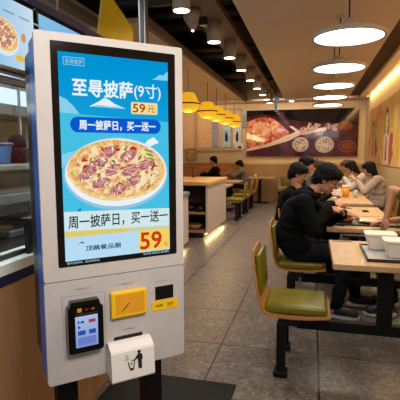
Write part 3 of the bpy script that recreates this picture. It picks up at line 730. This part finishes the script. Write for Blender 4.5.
# items on the tables
def tub(loc, label, sx=.1, sy=.085, h_=.105, rz=0):
    t = thing('paper_tub', label, 'food tub', loc, rz, 'white paper tubs')
    mb = MB(); mb.box((0,0,h_/2), (2*sx, 2*sy, h_), bevel=.012, seg=3, taper=.72)
    mb.obj('tub_body', M['paper'], t, False)
    mb = MB(); mb.prism(rrect(-sx-.006, sx+.006, -sy-.006, sy+.006, .03), h_, h_+.012, 'xy'); mb.obj('lid', M['paper'], t)
tr = thing('serving_tray', 'grey tray with dark rim under the white tubs on the nearest table', 'tray', (.66, 3.14, .75))
MB().bb(-.30,.30,-.24,.24,0,.010,.004).obj('tray_base', M['tray'], tr)
MB().bb(-.305,.305,-.245,-.235,0,.02).bb(-.305,.305,.235,.245,0,.02).bb(-.305,-.295,-.245,.245,0,.02).bb(.295,.305,-.245,.245,0,.02).obj('rim', M['traydark'], tr)
tub((.48, 3.27, .761), 'white paper tub at the rear left of the nearest tray'); tub((.57, 3.04, .761), 'white paper tub at the front of the nearest tray')
o = MB().bb(-.075,.075,-.018,.018,0,.002).obj('table_sticker', mat('sticker', (120,92,66), .6, var=.5, scale=90), loc=(.24,3.53,.7505)); tag(o, 'small brown printed sticker near the far edge of the nearest table', 'sticker')
t2 = thing('serving_tray', 'dark tray under the white plate on the second table', 'tray', (.52, 4.52, .75))
MB().bb(-.28,.28,-.2,.2,0,.008,.003).obj('tray_base', M['traydark'], t2); MB().bb(-.285,.285,-.205,-.195,0,.016).bb(-.285,.285,.195,.205,0,.016).bb(-.285,-.275,-.205,.205,0,.016).bb(.275,.285,-.205,.205,0,.016).obj('rim', M['traydark'], t2)
pl = thing('dinner_plate', 'round white plate on the dark tray of the second table', 'plate', (.55, 4.5, .76))
MB().lathe([(0,.004), (.07,.005), (.105,.02), (.107,.024), (.07,.011), (0,.01)]).obj('dish', M['paper'], pl, True)
MB().ell((0,0,.018), (.06,.05,.014), 2).obj('food', mat('pale_food', (214,190,150), .8, var=.25, scale=40), pl, True)
bk = thing('food_basket', 'small basket of browned food by the man\'s hands', 'basket', (.33, 4.48, .76))
MB().lathe([(0,.0), (.06,0), (.08,.045), (.076,.045), (.056,.006), (0,.006)]).obj('basket_shell', mat('basket_brown', (120,70,40), .7), bk, True)
mb = MB()
for i in range(9): mb.ell((.045*cos(i*2.4)*(i/9), .045*sin(i*2.4)*(i/9), .045), (.02,.015,.014), 1)
mb.obj('fried_food', mat('fried_food', (150,84,52), .7, var=.3), bk, True)['kind'] = 'stuff'
def cup(loc, label, col, h_=.12, r=.035, liquid=None):
    t = thing('drink_cup', label, 'cup', loc)
    if liquid:
        MB().lathe([(0,0), (r*.75,0), (r*.95,h_*.8), (0,h_*.8)]).obj('drink', liquid, t, True)
        MB().lathe([(r*.95,h_*.8), (r,h_), (r*1.03,h_), (r*.98,h_*.8), (r*.95,h_*.8)]).obj('cup_wall', M['paper'], t, True)
    else: MB().lathe([(0,0), (r*.75,0), (r,h_), (r*.93,h_), (r*.7,.005), (0,.005)]).obj('cup_wall', col, t, True)
    return t
oj = mat('orange_juice', (240,160,20), .3, var=.05)
cup((.52,7.15,.75), 'tall cup of orange juice on the table by the women', M['glass'], .19, .06, oj)
cup((.66,7.1,.75), 'small clear glass right of the orange juice', M['glass'], .11, .034, mat('water_tint', (196,190,170), .2))
cup((.30,4.80,.75), 'small white paper cup by the second tray', M['paper'], .09, .03)
cup((.44,8.7,.75), 'white paper cup on the table beyond the women', M['paper'], .13, .04)
for i, (x, yv, z, w) in enumerate(((.38,7.15,.75,.08), (.30,6.5,.75,.06), (.39,7.16,.809,.06))):
    t = thing('takeout_box', ['white takeout box left of the orange juice', 'low white box near the front of the orange juice table', 'white box stacked left of the orange juice'][i], 'box', (x, yv, z))
    MB().box((0,0,.025), (2*w, 2*w, .05), bevel=.006, taper=.85).obj('box_body', M['paper'], t); MB().bb(-w,w,-w,w,.05,.058,.002).obj('lid', M['paper'], t)
for i, (x, yv) in enumerate(((.62,5.42), (.42,5.7), (.25,4.32))):
    o = MB().bb(-.035,.035,-.07,.07,0,.009,.003).obj('mobile_phone', M['bezel'], loc=(x,yv,.75), rotz=.6*i); tag(o, ['black phone near the front right of the joined table', 'black phone at the rear of the joined table', 'black phone on the second table beside the man'][i], 'phone')

# ------------------------------------------------------------------ people
def head_parts(mb, c, R_, s=1.0):
    def P_(p): return Vector(c) + R_ @ (Vector(p)*s)
    def E(p, r, sub=3): mb.ell(P_(p), (r[0]*s, r[1]*s, r[2]*s), sub, R_)
    E((-.012,0,.025), (.094,.075,.092)); E((.03,0,-.03), (.056,.057,.080)); E((.056,0,-.092), (.026,.032,.022))
    E((.02,.035,-.065), (.05,.025,.04)); E((.02,-.035,-.065), (.05,.025,.04))
    E((.072,0,.028), (.02,.048,.012)); mb.cone(P_((.078,0,.012)), P_((.106,0,-.028)), .008*s, .013*s, 10); E((.1,0,-.031), (.014,.017,.010))
    E((.086,0,-.06), (.010,.022,.006)); E((.084,0,-.071), (.010,.019,.007))
    for q in (-1, 1): E((-.005,q*.076,-.012), (.016,.008,.030)); E((.06,q*.036,-.03), (.025,.02,.02))
def hand(mb, w, d, side, curl=.9, s=1.0, thumb_up=True):
    """w wrist, d pointing direction; five separate fingers"""
    d = Vector(d).normalized(); up = Vector((0,0,1)); sd = d.cross(up).normalized(); up = sd.cross(d).normalized(); w = Vector(w)
    mb.chain([w, w+d*.05*s], [.026*s, .030*s]); mb.ell(w+d*.055*s, (.04*s,.042*s,.017*s), 2, Matrix((d, sd, up)).transposed())
    for i, L in enumerate((.068,.078,.072,.055)):
        o = (i-1.5)*.021*side; a = w + d*.088*s + sd*o*s
        p1 = a + (d*cos(.3*curl) - up*sin(.3*curl))*L*.42*s; p2 = p1 + (d*cos(.9*curl) - up*sin(.9*curl))*L*.33*s; p3 = p2 + (d*cos(1.5*curl) - up*sin(1.5*curl))*L*.28*s
        mb.chain([a-d*.02*s, a, p1, p2, p3], [.0095*s,.0095*s,.009*s,.008*s,.007*s], 8, 1)
    t0 = w + d*.028*s - sd*.03*side*s; t1 = t0 + (d*.7 - sd*.5*side - up*.3)*.035*s; t2 = t1 + (d*.95 - up*.25)*.03*s
    mb.chain([t0, t1, t2], [.013*s,.0105*s,.0085*s], 8, 1)

def person(label, loc, face, P_, top, trouser=None, hair=None, longhair=False, vx=.007, hood=False, shoes=True, lower=True, extra_skin_arm=False, fat=1.0, hs=1.0):
    """P_: joints in a local frame, +x is where the person faces"""
    t = thing('person', label, 'person', loc, face)
    s = 1.0; hair = hair or M['hair']; trouser = trouser or M['trouser']
    hc, hp, hy = Vector(P_['head']), P_.get('pitch', .5), P_.get('yaw', 0)
    R_ = Matrix.Rotation(hy, 3, 'Z') @ Matrix.Rotation(hp, 3, 'Y')
    body = MB(); head_parts(body, hc, R_, hs)
    nb = Vector(P_['neck']); body.chain([nb, hc + R_ @ Vector((-.02,0,-.07))], [.062,.055])
    hip, ws, ch = Vector(P_['hip']), Vector(P_['waist']), Vector(P_['chest'])
    body.ell(hip, (.13,.165,.11)); body.chain([hip, ws, ch], [.12,.115,.13]); body.ell(ch, (.10,.165,.13)); body.chain([ch, nb], [.09,.055])
    cl = MB(); F_ = lambda *r: [q_*fat for q_ in r]
    cl.ell(hip+Vector((0,0,.03)), F_(.155,.185,.12)); cl.ell(ws, F_(.14,.17,.13)); cl.ell(ch, F_(.128,.195,.155)); cl.ell((hip+ws)/2, F_(.15,.178,.12)); cl.ell((ws+ch)/2, F_(.135,.18,.13))
    cl.cone(ch+Vector((.0,0,.05)), nb, .12, .072, 16)
    sk = MB()
    for q, nm in ((1,'l'), (-1,'r')):
        sh_ = Vector(P_['sh_'+nm]); el_ = Vector(P_['el_'+nm]); wr = Vector(P_['wr_'+nm])
        body.chain([ch+Vector((0,q*.08,.06)), sh_, el_, wr], [.06,.052,.038,.026], 12)
        d = Vector(P_.get('hd_'+nm, (1,0,-.3))); hand(body, wr, d, q, P_.get('curl', .9))
        cl.chain([ch+Vector((0,q*.07,.07)), sh_], F_(.085,.074))
        if extra_skin_arm: cl.chain([sh_, sh_+(el_-sh_)*.6], [.074,.066])
        else: cl.chain([sh_, el_, wr+(el_-wr)*.05], F_(.074,.062,.043))
    if lower:
        tr_ = MB(); tr_.ell(hip-Vector((0,0,.01)), (.135,.175,.105))
        for q, nm in ((1,'l'), (-1,'r')):
            kn, an = Vector(P_['kn_'+nm]), Vector(P_['an_'+nm]); toe = Vector(P_['toe_'+nm])
            h_ = hip + Vector((.0,q*.09,-.02))
            body.chain([h_, kn, an], [.082,.056,.038]); body.chain([an+Vector((-.02,0,-.03)), toe], [.035,.028])
            tr_.chain([h_, h_+(kn-h_)*.5, kn, kn+(an-kn)*.5, an+Vector((0,0,.02))], [.096,.086,.07,.062,.054])
            if shoes:
                sb = MB(); d = toe-an; d.z = 0; d.normalize(); ang = math.atan2(d.y, d.x); zr = Matrix.Rotation(ang, 3, 'Z')
                c = an + d*.06; c.z = an.z-.035
                sb.ell(c, (.125,.045,.045), 3, zr); sb.ell(c-d*.06+Vector((0,0,.03)), (.06,.042,.05), 3, zr); sb.ell(c+d*.07-Vector((0,0,.012)), (.06,.046,.034), 3, zr)
                so = vox(sb, 'shoe', M['shoe'], t, max(vx, .007), 2)
                pr = MB(); pts = [(c + zr @ Vector((.14*cos(a_*pi/10)*(1), .05*sin(a_*pi/10)*(1+.15*cos(a_*pi/10)), 0))) for a_ in range(20)]
                pr.prism([(p.x, p.y) for p in pts], c.z-.055, c.z-.032, 'xy'); pr.obj('shoe_sole', M['sole'], so)
    bo = vox(body, 'body', M['skin'], t, vx*.75, 2)
    vox(cl, 'jacket', top, t, vx, 5, amp=.007, freq=12, stretch=(1,1,1.6))
    if hood:
        hb = MB()
        for a_ in range(-6, 7):
            an_ = pi + a_*.27
            hb.ell(nb + Vector((-.015 + .085*cos(an_), .105*sin(an_), .02 - .03*(1+cos(an_-pi)*-.5))), (.045,.045,.036), 2)
        hb.ell(nb+Vector((-.10,0,-.02)), (.065,.11,.065), 3); hb.ell(nb+Vector((-.045,0,.012)), (.085,.09,.055), 3); hb.ell(nb+Vector((.0,0,-.02)), (.085,.09,.045), 3)
        vox(hb, 'hood', top, t, vx, 4, amp=.008, freq=16)
    if lower: vox(tr_, 'trousers', trouser, t, vx, 4, amp=.012, freq=16)
    hb = MB()
    def H(p, r): hb.ell(hc + R_ @ (Vector(p)*hs), [q_*hs for q_ in r], 3, R_)
    H((-.022,0,.045), (.103,.087,.088)); H((-.045,0,-.0), (.078,.082,.085)); H((-.062,0,-.05), (.048,.066,.055)); H((.075,0,.05), (.022,.055,.022)); H((.035,0,.085), (.06,.066,.032)); H((.062,.02,.07), (.028,.045,.026)); H((.06,-.03,.068), (.028,.04,.024))
    H((-.01,.07,.015), (.035,.018,.045)); H((-.01,-.07,.015), (.035,.018,.045))
    if longhair:
        H((-.06,0,-.06), (.06,.085,.10)); H((-.05,.06,-.05), (.05,.035,.10)); H((-.05,-.06,-.05), (.05,.035,.10)); H((-.07,0,-.14), (.045,.075,.08)); H((.02,.07,-.01), (.03,.02,.06)); H((.02,-.07,-.01), (.03,.02,.06))
    vox(hb, 'hair', hair, t, vx*.8, 3, amp=.006, freq=45)
    for q in (-1, 1):
        MB().m(0).ell(hc + R_ @ (Vector((.0755,q*.031,-.0))*hs), (.013,.015,.010), 2, R_).m(1).ell(hc + R_ @ (Vector((.086,q*.031,-.001))*hs), (.005,.007,.007), 2, R_).obj('eye', [M['eyew'], M['eye']], t, True)
    return t

def pose(**k):
    p = dict(hip=(-.08,0,.55), waist=(-.12,0,.70), chest=(-.09,0,.90), neck=(-.035,0,1.06), head=(.06,0,1.225), pitch=.55,
             sh_l=(-.06,.185,1.0), sh_r=(-.06,-.185,1.0), el_l=(.14,.24,.79), el_r=(.12,-.24,.78), wr_l=(.34,.13,.86), wr_r=(.33,-.12,.88),
             hd_l=(1,-.3,-.1), hd_r=(1,.3,-.05), kn_l=(.36,.12,.56), kn_r=(.35,-.12,.555), an_l=(.30,.14,.10), an_r=(.22,-.14,.10), toe_l=(.44,.15,.04), toe_r=(.36,-.16,.04))
    p.update(k); return p
person('young man in a black hooded jacket eating, head bowed, nearest of the diners', (0, 4.05, 0), 0,
       pose(hip=(-.11,0,.56), waist=(-.18,0,.70), chest=(-.14,0,.88), neck=(.0,0,1.085), head=(.13,0,1.215), pitch=.55, yaw=-.12,
            sh_l=(-.07,.2,1.02), sh_r=(-.07,-.2,1.02), wr_r=(.15,-.10,.95), el_r=(.01,-.25,.79), curl=1.1, wr_l=(.30,.16,.88), kn_r=(.33,-.1,.555), kn_l=(.36,.12,.56),
            an_r=(.23,-.2,.10), toe_r=(.38,-.22,.04), an_l=(.42,.14,.10), toe_l=(.56,.16,.04)), M['jacket'], hood=True, vx=.0065, fat=1.12, hs=1.1)
person('dark-haired man in black sitting just behind the man in the hooded jacket', (-.1, 5.1, 0), 0, pose(neck=(-.07,0,1.04), head=(-.09+.03,0,1.21), chest=(-.17,0,.88), sh_l=(-.15,.19,.98), sh_r=(-.15,-.19,.98), waist=(-.19,0,.7), hip=(-.14,0,.56), pitch=.4), M['jacket'], vx=.010)
person('diner with short dark hair, head just above the second man in black', (-.1, 6.15, 0), .1, pose(pitch=.2, head=(.02,0,1.28), neck=(-.05,0,1.1)), M['jacket'], vx=.014, lower=True)
person('diner with brown hair, only the top of the head showing over the man', (.1, 8.75, 0), 0, pose(pitch=.5, head=(.02,0,1.20)), M['greycoat'], hair=M['hairb'], vx=.014)
person('woman with long dark hair in a cream coat, facing left by the right wall', (1.0, 7.85, 0), pi-.1, pose(pitch=.35, head=(.07,0,1.17), neck=(-.04,0,1.0), waist=(-.1,0,.68), el_r=(.12,-.24,.80), el_l=(.12,.24,.80), wr_l=(.25,.09,.97), wr_r=(.24,-.09,.98), hd_l=(.6,-.3,.5), hd_r=(.6,.3,.5)), M['cream'], longhair=True, vx=.010, trouser=M['greycoat'])
person('woman with dark hair in white top, between the cream coat and the juice', (.82, 8.65, 0), pi+.1, pose(pitch=.5, head=(.12,0,1.17), neck=(-.03,0,1.02), wr_l=(.25,.09,.97), wr_r=(.24,-.09,.98), hd_l=(.6,-.3,.5), hd_r=(.6,.3,.5)), mat('white_top', (190,180,172), .85), longhair=True, vx=.012, trouser=M['greycoat'])
person('diner with reddish-brown hair at the far table, behind the women', (.80, 9.6, 0), pi, pose(pitch=.4, head=(.12,0,1.17)), M['cream'], hair=M['hairb'], vx=.014)
person('person in olive at the right edge reaching a bare forearm over the tray', (.97, 4.12, 0), pi,
       pose(pitch=.3, head=(.03,0,1.28), neck=(-.02,0,1.10), chest=(.03,0,.93), waist=(-.0,0,.74), hip=(-.06,0,.56), sh_l=(.08,.2,1.04), sh_r=(.0,-.19,1.04), el_l=(.30,.14,1.13), wr_l=(.345,.17,.89), hd_l=(.25,.1,-1), el_r=(.1,-.26,.82), wr_r=(.3,-.12,.82)),
       M['olive'], vx=.008, extra_skin_arm=True, longhair=True)
person('person in black with short dark hair at the back left, beyond the island', (-2.72, 11.9, 0), pi, pose(pitch=.15, head=(.0,0,1.24)), M['jacket'], vx=.014)
person('person in grey with dark hair at the back table by the mural', (-2.0, 12.15, 0), pi, pose(pitch=.35, head=(.02,0,1.12), neck=(-.03,0,.98), chest=(-.08,0,.84), sh_l=(-.06,.18,.92), sh_r=(-.06,-.18,.92)), M['greycoat'], vx=.014)

# ------------------------------------------------------------------ island counters, middle left
def island(label, x0, x1, y0, y1, h_, glow=True, shelf=True):
    t = thing('island_counter', label, 'counter', (0,0,0))
    MB().bb(x1-.04, x1, y0, y1, .10, h_-.06, .003).obj('side_panel', M['island'], t)
    MB().bb(x0, x1+.02, y0-.03, y1+.02, h_-.06, h_, .004).obj('countertop', M['ply'] if shelf else M['stainless'], t)
    MB().bb(x0, x0+.04, y0, y1, .10, h_-.06).bb(x0, x1-.04, y1-.04, y1, .10, h_-.06).obj('rear_panel', M['kwood'], t)
    MB().bb(x0+.04, x1-.04, y0+.02, y1-.04, .10, .14).bb(x0+.04, x1-.04, y0+.02, y1-.04, .42, .45).obj('shelf', M['kwood'], t)
    MB().bb(x0+.08, x1-.10, y0+.1, y1-.1, 0, .10).obj('plinth', M['black'], t)
    MB().bb(x1-.06, x1-.045, y0+.05, y1-.05, .075, .09).obj('glow_strip', emit('island_glow%d' % int(y0), (255,214,120), 14), t)
    return t
island('long white-panelled island with wood top and open shelves, warm light underneath', -2.9, -1.68, 6.95, 8.5, .97)
island('smaller white cabinet just right of the kiosk, before the island', -2.9, -1.82, 5.3, 6.25, .87, shelf=False)
for i, (x, yv, z, r) in enumerate(((-1.85,7.1,.45,.1), (-2.05,7.15,.45,.12), (-1.95,7.1,.14,.14), (-2.25,7.15,.14,.13), (-2.3,7.2,.45,.1))):
    t = thing('serving_bowl', ['dark bowl on the upper island shelf, right end', 'dark bowl on the upper island shelf, middle', 'wide brown basket bowl low in the island, right end', 'wide brown basket bowl low in the island, left end', 'dark bowl on the upper island shelf, left end'][i], 'bowl', (x, yv, z))
    MB().lathe([(0,0), (r*.5,0), (r,.09), (r*.94,.09), (r*.45,.01), (0,.01)]).obj('bowl_body', M['black'] if i in (0,1,4) else mat('basket%d' % i, (150,110,66), .7, var=.2), t, True)
for i, x in enumerate((-2.75,-2.5,-2.3)):
    t = thing('condiment_bottle', ['brown condiment bottle on the island top, leftmost', 'pale condiment bottle on the island top', 'short brown jar on the island top'][i], 'bottle', (x, 7.9+.2*i, .97))
    MB().lathe([(0,0), (.035,0), (.035,.1), (.015,.14), (.015,.17), (0,.17)]).obj('bottle_body', mat('bottle%d' % i, [(120,50,40),(200,180,170),(110,70,40)][i], .3), t, True)
    MB().lathe([(0,.17),(.018,.17),(.018,.19),(0,.19)]).obj('cap', M['black'], t, True)
cb = thing('wall_menu_card', 'small framed brown picture card behind the island', 'card', (-3.55, YB-.42, 1.22))
MB().bb(-.14,.14,-.02,0,0,.36,.004).obj('frame', M['kwood'], cb); MB().bb(-.1,.1,-.025,-.02,.04,.32).obj('print', mat('card_print', (176,150,110), .6, var=.4, scale=20), cb)
# chairs and tables beyond the island
for i, yv in enumerate((9.3, 10.3, 11.3)):
    dup(chair0, (-1.62, yv, 0), ['olive padded chair in the row beyond the island, first', 'olive padded chair in the row beyond the island, second', 'olive padded chair in the row beyond the island, third'][i], pi, G)
for i, (a, b) in enumerate(((9.0, 9.7), (10.4, 11.1))):
    t = make_table(a, b, 0, -2.6, -1.75, False); t['label'] = ['pale wood table just beyond the island', 'second pale wood table beyond the island'][i]; t['group'] = 'pale wood dining tables'
t = make_table(12.3, 12.85, 0, -1.95, -1.02, False); t['label'] = 'pale wood table on a single post against the back wall'; t['group'] = 'pale wood dining tables'
cup((-1.6,12.5,.75), 'small white cup on the back wall table', M['paper'], .08, .035)
for i, x in enumerate((-1.05, -.55)):
    dup(chair0, (x+.35, 12.2, 0), ['olive padded chair by the back wall, left one', 'olive padded chair by the back wall, right one'][i], -pi/2, G)

# ------------------------------------------------------------------ lamps
pl0 = thing('pendant_lamp', '', 'lamp', (.25, 3.7, 2.35))
MB().lathe([(.285,0), (.292,.012), (.27,.035), (.21,.062), (.12,.088), (.055,.10), (.04,.135), (.022,.15), (0,.15)], seg=48).obj('lamp_shade', M['lampshade'], pl0, True)
MB().lathe([(0,.004), (.2,.004), (.262,.006), (.275,.012)], seg=48).obj('diffuser', M['lampglow'], pl0, True)
MB().lathe([(.262,.002),(.29,-.002),(.292,.012),(.276,.012),(.262,.002)], seg=48).obj('rim', M['lampshade'], pl0, True)
MB().tube([(0,0,.15), (0,0,.55)], .006).obj('cord', M['steel_black'], pl0); MB().lathe([(0,.53),(.05,.53),(.05,.55),(0,.55)]).obj('ceiling_rose', M['lampshade'], pl0, True)
labs = ['large round white pendant lamp nearest the camera', 'second round white pendant lamp from the camera', 'third round white pendant lamp, middle of the row', 'fourth round white pendant lamp from the camera', 'round white pendant lamp furthest away, near the mural']
pl0['label'] = labs[0]; pl0['group'] = 'round pendant lamps over the tables'
PY = [3.7, 5.0, 6.28, 7.56, 8.75]
for i in range(1, 5): dup(pl0, (.25, PY[i], 2.35), labs[i], 0, pl0['group'])
# cylinder downlights along the beam
cy0 = thing('cylinder_downlight', '', 'lamp', (-1.22, 4.0, 2.77))
MB().lathe([(.075,0), (.084,.0), (.084,.26), (0,.26)], seg=32).obj('housing', M['cyl'], cy0, True)
MB().lathe([(0,.01), (.07,.01), (.075,.0)], seg=32).obj('lens', M['downglow'], cy0, True)
ordn = ['nearest', 'second', 'third', 'fourth', 'fifth', 'sixth', 'seventh', 'eighth', 'furthest']
cyl = [(-1.22,4.0), (-1.18,5.2), (-1.16,6.1), (-1.15,7.05), (-1.15,8.07), (-1.15,9.1), (-1.15,10.1), (-1.15,11.0), (-1.15,11.8)]
for i, (x, yv) in enumerate(cyl):
    if i: dup(cy0, (x, yv, 2.77), '', 0, 'cylinder downlights under the brown beam').__setitem__('label', 'grey cylinder downlight under the beam, %s from the camera' % ordn[i])
cy0['label'] = 'grey cylinder downlight under the beam, nearest the camera'; cy0['group'] = 'cylinder downlights under the brown beam'
sp_ = thing('ceiling_speaker', 'small grey conical fitting between the first two cylinder lights', 'fitting', (-1.32, 4.75, 2.9))
MB().lathe([(0,-.10), (.02,-.10), (.1,.02), (.105,.1), (0,.1)], seg=24).obj('cone', M['cyl'], sp_, True)
MB().lathe([(0,-.115),(.012,-.112),(.012,-.1),(0,-.1)]).obj('lens', M['downglow'], sp_, True)
MB().bb(.08,.17,-.04,.04,-.06,.03,.006).obj('bracket', M['black'], sp_)
ex = thing('hanging_sign', 'small pale blue hanging sign in the dark recess near the back', 'sign', (-.95, 11.3, 2.55))
MB().bb(-.03,.03,-.02,.02,0,.3,.004).bb(-.03,.08,-.02,.02,.24,.3).obj('sign_face', emit('exit_blue', (120,150,170), .5), ex)
MB().tube([(0,0,.3),(0,0,1.0)], .006).obj('cord', M['steel_black'], ex)
o = MB().lathe([(0,-.01),(.06,-.01),(.065,.01),(0,.01)]).obj('recessed_spotlight', M['downglow'], smooth=True, loc=(-.62,12.6,2.895)); tag(o, 'small bright spotlight in the beige ceiling above the mural', 'spotlight')
# yellow lanterns
def lantern_mat():
    k = NT('lantern_weave'); v = k.coord()
    wv = k.n('ShaderNodeTexWave'); wv.bands_direction = 'Z'; wv.inputs['Scale'].default_value = 18; wv.inputs['Distortion'].default_value = 1.5; k.l(v, wv.inputs['Vector'])
    rp = k.n('ShaderNodeValToRGB'); rp.color_ramp.elements[0].color = rgb((214,140,10)); rp.color_ramp.elements[1].color = rgb((255,208,50)); k.l(wv.outputs['Fac'], rp.inputs['Fac'])
    k.l(rp.outputs['Color'], k.b.inputs['Base Color']); k.l(rp.outputs['Color'], k.b.inputs['Emission Color']); k.b.inputs['Emission Strength'].default_value = .75
    return k.m
la = thing('woven_lantern', '', 'lamp', (-2.1, 7.25, 2.3))
lm = lantern_mat()
MB().lathe([(.05,.19), (.11,.175), (.14,.12), (.17,.05), (.20,.0), (.20,-.03), (.17,-.09), (.12,-.135), (.05,-.15), (0,-.15)], seg=32).obj('lamp_shade', lm, la, True)
MB().lathe([(.20,.005), (.206,0), (.206,-.018), (.20,-.02)], seg=32).obj('rim', mat('lantern_rim', (120,70,10), .6), la, True)
MB().tube([(0,0,.18), (0,0,.58)], .005).obj('cord', M['steel_black'], la); MB().ell((0,0,.05), (.05,.05,.06)).obj('bulb', emit('lantern_bulb', (255,220,120), 4), la, True)
ll = ['yellow woven lantern nearest, half hidden by the kiosk', 'second yellow woven lantern right of the kiosk', 'third yellow woven lantern, middle of the five', 'fourth yellow woven lantern from the kiosk', 'yellow woven lantern furthest right, beside the mural']
la['label'] = ll[0]; la['group'] = 'yellow woven lanterns'
for i, (x, yv) in enumerate(((-2.1,8.65), (-2.1,9.5), (-2.1,10.5), (-2.1,11.7))): dup(la, (x, yv, 2.3), ll[i+1], 0, la['group'])
# ------------------------------------------------------------------ lights
def area(loc, size, energy, col, rot=(0,0,0), sy=None, shape='DISK', spread=None):
    l = bpy.data.lights.new('area_light', 'AREA'); l.energy = energy; l.color = col; l.size = size; l.shape = shape
    if sy: l.shape = 'RECTANGLE'; l.size_y = sy
    if spread: l.spread = spread
    o = bpy.data.objects.new('area_light', l); COL.objects.link(o); o.location = loc; o.rotation_euler = rot; return o
warm = (1,.78,.55); neutral = (1,.9,.78)
for yv in PY: area((.25, yv, 2.34), .5, 8, (1,.88,.75))
for x, yv in cyl[:8]:
    area((x, yv, 2.75), .12, 9, (1,.88,.75), spread=radians(110))
for yv in (7.25, 8.65, 9.5, 10.5, 11.7): 
    l = bpy.data.lights.new('lantern_light', 'POINT'); l.energy = 5; l.color = (1,.68,.3); l.shadow_soft_size = .1
    o = bpy.data.objects.new('lantern_light', l); COL.objects.link(o); o.location = (-2.1, yv, 2.0)
area((XR-.05, 6.4, ZC+.06), .05, 95, (1,.76,.42), (0, radians(8), 0), 11.4, spread=radians(170))      # cove light grazing the wall
area((-.35, 12.1, 2.87), 2.6, 9, (1,.88,.74), (radians(38), 0, 0), .06)                             # separate strip added to brighten the mural
area((-.4, 12.2, 2.86), 1.5, 8, warm, sy=.3); area((-3.0, 12.0, 2.86), 2.2, 10, (1,.84,.66), (radians(35), 0, 0), .1); area((-1.9, 2.6, 2.2), .5, 5, (1,.92,.8), (radians(180), 0, 0), .5)  # added washes for the back wall, and an added uplight for recess and sign
area((-1.75, 1.9, 2.7), .5, 34, (.86,.93,1), sy=3.0); area((-1.34, 1.5, 1.76), .04, 3, (.95,.98,1), sy=1.6); area((-1.7, 2.2, 1.70), .3, 9, (.86,.93,1), sy=2.4); area((.5, -.6, 2.7), 2.0, 12, (1,.94,.9), (radians(38), 0, 0), 1.2); area((.55, .1, 2.55), .5, 8.5, (1,.95,.92), Vector((1.2,-1.35,1.15)).to_track_quat('Z','Y').to_euler(), .5, spread=radians(75)); area((.25, 1.6, 2.6), .6, 10, (1,.88,.74))                                                      # kitchen lights, added ledge lamp, then unseen fills added for kiosk and front
area((-1.72, 7.7, .07), .06, 3.0, (1,.75,.4), sy=1.5); area((-1.86, 5.8, .07), .06, 1.5, (1,.75,.4), sy=.8)
w = bpy.data.worlds.new('world'); SC.world = w; w.use_nodes = True
w.node_tree.nodes['Background'].inputs[0].default_value = (.86,.84,.86,1); w.node_tree.nodes['Background'].inputs[1].default_value = .42

# ------------------------------------------------------------------ camera
cam = bpy.data.cameras.new('camera'); cam.sensor_width = 36; cam.lens = 36*430/400; cam.clip_start = .05
co = bpy.data.objects.new('camera', cam); COL.objects.link(co); SC.camera = co
pitch, roll, yaw = .1086, -.0033, .2559
f = Vector((-sin(yaw)*cos(pitch), cos(yaw)*cos(pitch), -sin(pitch))); r = Vector((cos(yaw), sin(yaw), 0)); u = r.cross(f)
r2 = r*cos(roll) + u*sin(roll); u2 = -r*sin(roll) + u*cos(roll)
co.matrix_world = Matrix(((r2.x,u2.x,-f.x,0), (r2.y,u2.y,-f.y,0), (r2.z,u2.z,-f.z,1.45), (0,0,0,1)))
SC.view_settings.view_transform = 'Standard'; SC.view_settings.look = 'None'; SC.view_settings.exposure = 0; SC.view_settings.gamma = 1
SC.cycles.max_bounces = 6; SC.cycles.diffuse_bounces = 3; SC.cycles.glossy_bounces = 3; SC.cycles.sample_clamp_indirect = 4
